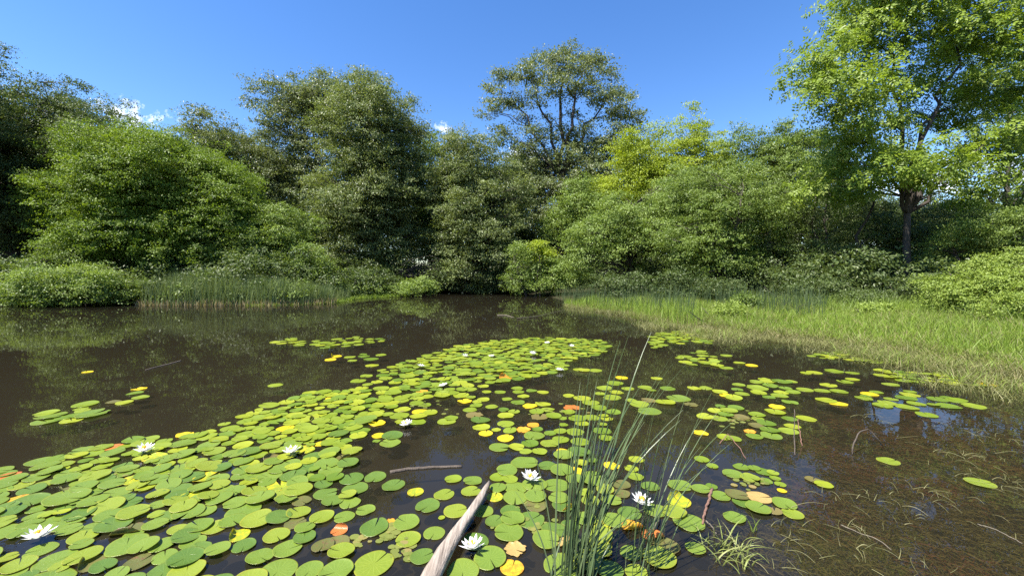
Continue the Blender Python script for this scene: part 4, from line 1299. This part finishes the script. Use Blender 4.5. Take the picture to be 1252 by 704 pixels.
PET = []
for ring, (n, el, L, W, r0) in enumerate(((7, 0.16, 0.056, 0.021, 0.008), (8, 0.52, 0.052, 0.019, 0.006), (5, 0.85, 0.034, 0.015, 0.006))):
    for k in range(n):
        PET.append(petal_geo(L * R.uniform(0.93, 1.07), W, el + R.normal(0, 0.05), 2 * math.pi * (k + 0.5 * ring) / n + R.normal(0, 0.05), r0))
petal_meshes = [mesh_from('petal', v, q, smooth=True, mat=m_petal) for v, q in PET]
g = Geo()
for k in range(26):
    a, e = R.uniform(0, 6.28), R.uniform(0.8, 1.5)
    d = np.array([math.cos(a) * math.cos(e), math.sin(a) * math.cos(e), math.sin(e)])
    tube(g, [np.array([0, 0, 0.008]), np.array([0, 0, 0.008]) + d * 0.013, np.array([0, 0, 0.012]) + d * 0.026], [0.003, 0.0026, 0.0018], 4)
stamen_mesh = g.mesh('stamens', m_stamen, True)
gw = Geo()
for v, q in PET:
    gw.add(v, q)
far_flower = gw.mesh('water_lily_flower', m_petal, True)
FL = [(47, 658, 'open white water lily flower at the lower left with a red orange scrap beside it', 1), (176, 552, 'white water lily flower on the left rim of the pad mat', 1), (356, 554, 'white water lily flower left of the ragged orange yellow pad in the mat', 1),
      (497, 520, 'white water lily flower beside the open channel between the pads', 1), (578, 672, 'open white water lily flower with a yellow centre just right of the driftwood', 1), (647.6, 587, 'white water lily flower on the pads behind the tall reeds', 1), (783.6, 616, 'large white water lily flower between the two reed clumps', 1),
      (542, 472, 'white water lily flower alone in the middle pad mat before the channel', 0), (514.5, 448, 'white water lily flower on the left flank of the far pad mat', 0), (568, 436, 'white water lily flower on the far pad mat left of another', 0), (600.6, 436, 'white water lily flower on the far pad mat in line with the driftwood tip', 0),
      (684, 453, 'white water lily flower on the front rim of the far pad mat', 0), (699, 424, 'white water lily flower on the far right end of the far pad mat', 0), (669, 420, 'white water lily flower on the back rim of the far pad mat', 0), (651, 433, 'white water lily flower in the thick of the far pad mat', 0)]
for px, py, lab, near in FL:
    p = gp(px, py, 0.025)
    rz = R.uniform(0, 6.28)
    if near:
        o = empty('water_lily_flower', p)
        for pm in petal_meshes:
            link('petal', pm, o)
        link('stamens', stamen_mesh, o)
    else:
        o = link('water_lily_flower', far_flower, loc=p)
    o.rotation_euler = (R.normal(0, 0.12), R.normal(0, 0.12), rz)
    o.scale = (lambda k: (k, k, k * R.uniform(0.7, 1.25)))(R.uniform(1.1, 1.4) if near else 1.3)
    tag(o, lab, 'flower', 'water lily flowers')

# ------------------------------------------------------------------ driftwood, sticks and stems
m_drift, nt, out = new_mat('bleached_driftwood')
tc = nt.nodes.new('ShaderNodeTexCoord')
mp = nt.nodes.new('ShaderNodeMapping')
mp.inputs['Rotation'].default_value = (0, 0, math.radians(14))
mp.inputs['Scale'].default_value = (60, 3.0, 60)
nt.links.new(tc.outputs['Object'], mp.inputs['Vector'])
nz = noise(nt, 1.0, 6, mp.outputs[0], 0.65)
nzb = noise(nt, 7.0, 4, tc.outputs['Object'], 0.6)
col = ramp(nt, nz, [(0.25, (0.07, 0.052, 0.04)), (0.48, (0.23, 0.19, 0.155)), (0.75, (0.42, 0.365, 0.31))])
col = mixc(nt, math_n(nt, 'MULTIPLY_ADD', nzb, 3.0, -1.5, True), col, (0.19, 0.14, 0.10))
p = nt.nodes.new('ShaderNodeBsdfPrincipled')
p.inputs['Roughness'].default_value = 0.85
nt.links.new(col, p.inputs['Base Color'])
b = nt.nodes.new('ShaderNodeBump')
b.inputs['Strength'].default_value = 0.8
b.inputs['Distance'].default_value = 0.012
nt.links.new(nz, b.inputs['Height'])
nt.links.new(b.outputs[0], p.inputs['Normal'])
nt.links.new(p.outputs[0], out.inputs[0])


def hull_tube(name, mat, pts, rad, label, cat, sides=12, wob=0.1, flat=0.8, group=None):
    g = Geo()
    tube(g, pts, rad, sides, wob=wob, flat=flat)
    o0 = np.asarray(pts[0])
    return tag(link(name, g.mesh(name, mat, True, o0), loc=o0), label, cat, group)


A, B = gp(598, 588, 0.06), gp(532, 705, 0.05)
Bx = B + (B - A) * 0.7
n = 22
t = np.linspace(0, 1, n)[:, None]
pts = A + (Bx - A) * t
pts[:, 0] += 0.012 * np.sin(t[:, 0] * 9) - 0.012 * np.sin(t[:, 0] * 3.1)
pts[:, 2] += 0.012 * np.sin(t[:, 0] * 5)
rad = 0.010 + 0.041 * np.clip(t[:, 0] / 0.5, 0, 1) ** 0.75 * (0.9 + 0.12 * np.sin(t[:, 0] * 13))
rad[0] = 0.006
hull_tube('driftwood_log', m_drift, pts, rad, 'bleached grey driftwood log with a pointed tip lying among the lily pads', 'log', 16, 0.09, 0.7)
m_stick = bark_mat('wet_stick', (0.04, 0.03, 0.022), (0.10, 0.078, 0.06), 20)
m_red = bark_mat('reddish_stem', (0.11, 0.05, 0.035), (0.20, 0.11, 0.075), 20)
m_pale = bark_mat('pale_twig', (0.08, 0.066, 0.045), (0.15, 0.128, 0.09), 20)
def stick(name, mat, px_pts, r0, r1, label, cat='stick', z=0.004):
    P = np.array([gp(a[0], a[1], a[2] if len(a) > 2 else z) for a in px_pts])
    # resample
    d = np.r_[0, np.cumsum(np.linalg.norm(np.diff(P, axis=0), axis=1))]
    s = np.linspace(0, d[-1], 14)
    Q = np.stack([np.interp(s, d, P[:, k]) for k in range(3)], 1)
    Q[1:-1, :2] += R.normal(0, 0.003, (12, 2))
    return hull_tube(name, mat, Q, np.linspace(r0, r1, 14), label, cat, 7, 0.12, 0.9)
stick('floating_stick', m_stick, [(477, 577), (500, 573), (530, 571), (565, 570)], 0.016, 0.011, 'dark grey brown stick floating in the open channel among the pads')
stick('floating_twig', m_stick, [(178, 452), (198, 447), (221, 441)], 0.010, 0.014, 'thin brown twig lying alone on the open water left of the pads')
stick('floating_branch', m_pale, [(608, 385), (618, 385), (628, 388)], 0.022, 0.012, 'short pale branch floating far out by the slender bough', z=0.02)
stick('floating_bough', m_stick, [(632, 389), (655, 387), (672, 383), (690, 379)], 0.014, 0.008, 'slender dark bough arching over the far water', z=0.03)
stick('reddish_stem', m_red, [(871, 597), (867, 610), (862, 625), (859, 640)], 0.010, 0.007, 'reddish brown stem slanting down among the small pads', 'stem', z=0.012)
stick('broken_twig', m_pale, [(863, 636), (872, 645), (876, 653)], 0.005, 0.004, 'short pale broken twig beside the grass tuft', 'twig', z=0.012)
stick('tangled_stem', m_red, [(880, 542), (890, 530, 0.05), (905, 548), (912, 560)], 0.004, 0.003, 'thin brown bent stem crossing two green pads', 'stem')
stick('arched_stem', m_stick, [(1042, 555), (1044, 540, .10), (1050, 528, .17), (1062, 524, .18), (1076, 540, .08), (1080, 546, 0)], 0.006, 0.004, 'dark dead stem arching out of the water near the right weed', 'stem')
stick('dead_stalk', m_stick, [(972, 556), (971, 530, .10), (971, 500, .28)], 0.005, 0.003, 'upright dark stalk standing beside the open water patch', 'stem')
stick('dead_stalk', m_red, [(981, 545), (977, 525, .12), (976, 512, .2)], 0.005, 0.003, 'short leaning stalk right of the upright dark one', 'stem')
stick('floating_reed', m_pale, [(1028, 641), (1050, 651), (1070, 657), (1090, 672)], 0.004, 0.003, 'long pale stem curving over the weedy water', 'stem')
stick('floating_reed', m_pale, [(1195, 640), (1220, 648), (1250, 664)], 0.004, 0.003, 'pale straight stem lying at the right frame edge', 'stem')
stick('floating_straw', m_pale, [(790, 655), (803, 640), (806, 630, .02)], 0.005, 0.004, 'pale straw stalk crossing the folded orange pad', 'stem', z=0.03)


# ------------------------------------------------------------------ foreground reeds: each clump a thing, each blade a part
m_blade = leaf_mat('reed_blade', (0.035, 0.058, 0.022), (0.075, 0.11, 0.045), (0.13, 0.165, 0.08), rough=0.35, trans=0.2)


def blade(parent, origin, p0, p1, wd, up=0.45, name='blade', mat=None, bend=0.0, S=9):
    p0, p1 = np.asarray(p0, float), np.asarray(p1, float)
    L = np.linalg.norm(p1 - p0)
    c = p0 + np.array([(p1[0] - p0[0]) * 0.22, (p1[1] - p0[1]) * 0.22, max(0.1, (p1[2] - p0[2])) * 0.5 + up * 0.22 * L])
    t = np.linspace(0, 1, S + 1)[:, None]
    P = (1 - t) ** 2 * p0 + 2 * t * (1 - t) * c + t * t * p1
    a = R.uniform(0, math.pi)
    s = np.array([math.cos(a), math.sin(a), 0])
    tw = R.normal(0, 0.5)
    V = []
    for k in range(S + 1):
        ca, sa = math.cos(tw * k / S), math.sin(tw * k / S)
        sk = np.array([s[0] * ca - s[1] * sa, s[0] * sa + s[1] * ca, 0])
        nk = np.array([-sk[1], sk[0], 0.2])
        w = wd * 0.5 * (1 - (k / S) ** 2.2) * (0.75 + 0.25 * min(1, k / 2)) + 0.0006
        V += [P[k] - sk * w, P[k] + nk * w * 0.35, P[k] + sk * w, P[k] - nk * w * 0.1]
    V = np.array(V) - origin
    q = []
    for k in range(S):
        b = 4 * k
        for j in range(4):
            q.append((b + j, b + (j + 1) % 4, b + 4 + (j + 1) % 4, b + 4 + j))
    return link(name, mesh_from(name, V, q, rnd=np.full(len(V), R.random()), smooth=False, mat=mat or m_blade), parent)


def reed(px0, py0, px1, py1, root, origin, wd, dy):
    p0 = gp(px0, py0)
    p0[2] = -0.03
    p1 = at(px1, py1, p0[1] + dy)
    blade(root, origin, p0, p1, wd)


TIPS_A = [(771, 411), (763, 421), (796, 411), (775, 428), (721, 448), (748, 467), (727, 464), (817, 439), (824, 440), (773, 441), (786, 466), (767, 467), (842, 448), (832, 504), (830, 513), (758, 450), (800, 480), (745, 490), (712, 470), (705, 520), (790, 500), (770, 520), (735, 505), (755, 530), (810, 470)]
o0 = gp(712, 700)
o0[2] = 0
rt = tag(empty('reed_clump', o0), 'thick clump of tall grey green reed blades leaning right in the near water', 'reeds')
for i in range(56):
    if i < len(TIPS_A):
        tp = TIPS_A[i]
    else:
        tp = (R.uniform(690, 790), R.uniform(470, 640))
    bx = 700 + (tp[0] - 740) * 0.22 + R.normal(0, 11)
    reed(bx, R.uniform(688, 725), tp[0] + R.normal(0, 3), tp[1] + R.normal(0, 3), rt, o0, R.uniform(0.006, 0.0125), R.uniform(-0.15, 0.45))
for a, b in (((678, 702), (642, 522)), ((684, 704), (688, 498)), ((680, 706), (655, 560)), ((690, 706), (700, 500)), ((676, 708), (630, 600))):
    reed(*a, *b, rt, o0, 0.007, 0.1)
o1 = gp(785, 695)
o1[2] = 0
rt = tag(empty('reed_clump', o1), 'thinner sparse clump of fine dark reed blades right of the thick one', 'reeds')
for tp in [(863, 462), (849, 459), (870, 480), (880, 500), (862, 505), (826, 545), (905, 508), (790, 540), (812, 520), (760, 545), (842, 520), (800, 500), (895, 540), (775, 560), (815, 560), (835, 575), (857, 545), (783, 520), (806, 480), (795, 585), (880, 560), (765, 600), (820, 610), (850, 600), (801, 545), (811, 575)]:
    reed(785 + (tp[0] - 815) * 0.12 + R.normal(0, 13), R.uniform(680, 712), tp[0], tp[1], rt, o1, R.uniform(0.004, 0.008), R.uniform(-0.1, 0.35))
# grass tuft
LEAF['tuft'] = leaf_mat('tuft_blade', (0.12, 0.15, 0.04), (0.19, 0.22, 0.06), (0.28, 0.27, 0.12), rough=0.45, trans=0.3)
o2 = gp(893, 675)
o2[2] = 0
rt = tag(empty('grass_tuft', o2), 'small sprawling tuft of pale green grass growing from the water', 'grass tuft')
for i in range(64):
    a, d = R.uniform(0, 6.28), R.uniform(0.04, 0.2)
    b = o2 + np.array([R.normal(0, 0.06), R.normal(0, 0.07), -0.01])
    e = b + np.array([math.cos(a) * d, math.sin(a) * d, R.uniform(0.0, 0.13)])
    blade(rt, o2, b, e, R.uniform(0.005, 0.009), 0.8, mat=LEAF['tuft'], S=6)
o3 = gp(922, 648)
o3[2] = 0
rt = tag(empty('grass_tuft', o3), 'tiny green sprout of grass standing right of the sprawling tuft', 'grass tuft')
for i in range(9):
    a, d = R.uniform(0, 6.28), R.uniform(0.03, 0.11)
    b = o3 + np.array([R.normal(0, 0.012), R.normal(0, 0.012), -0.01])
    blade(rt, o3, b, b + np.array([math.cos(a) * d, math.sin(a) * d, R.uniform(0.05, 0.12)]), 0.006, 0.5, mat=LEAF['mid'], S=6)
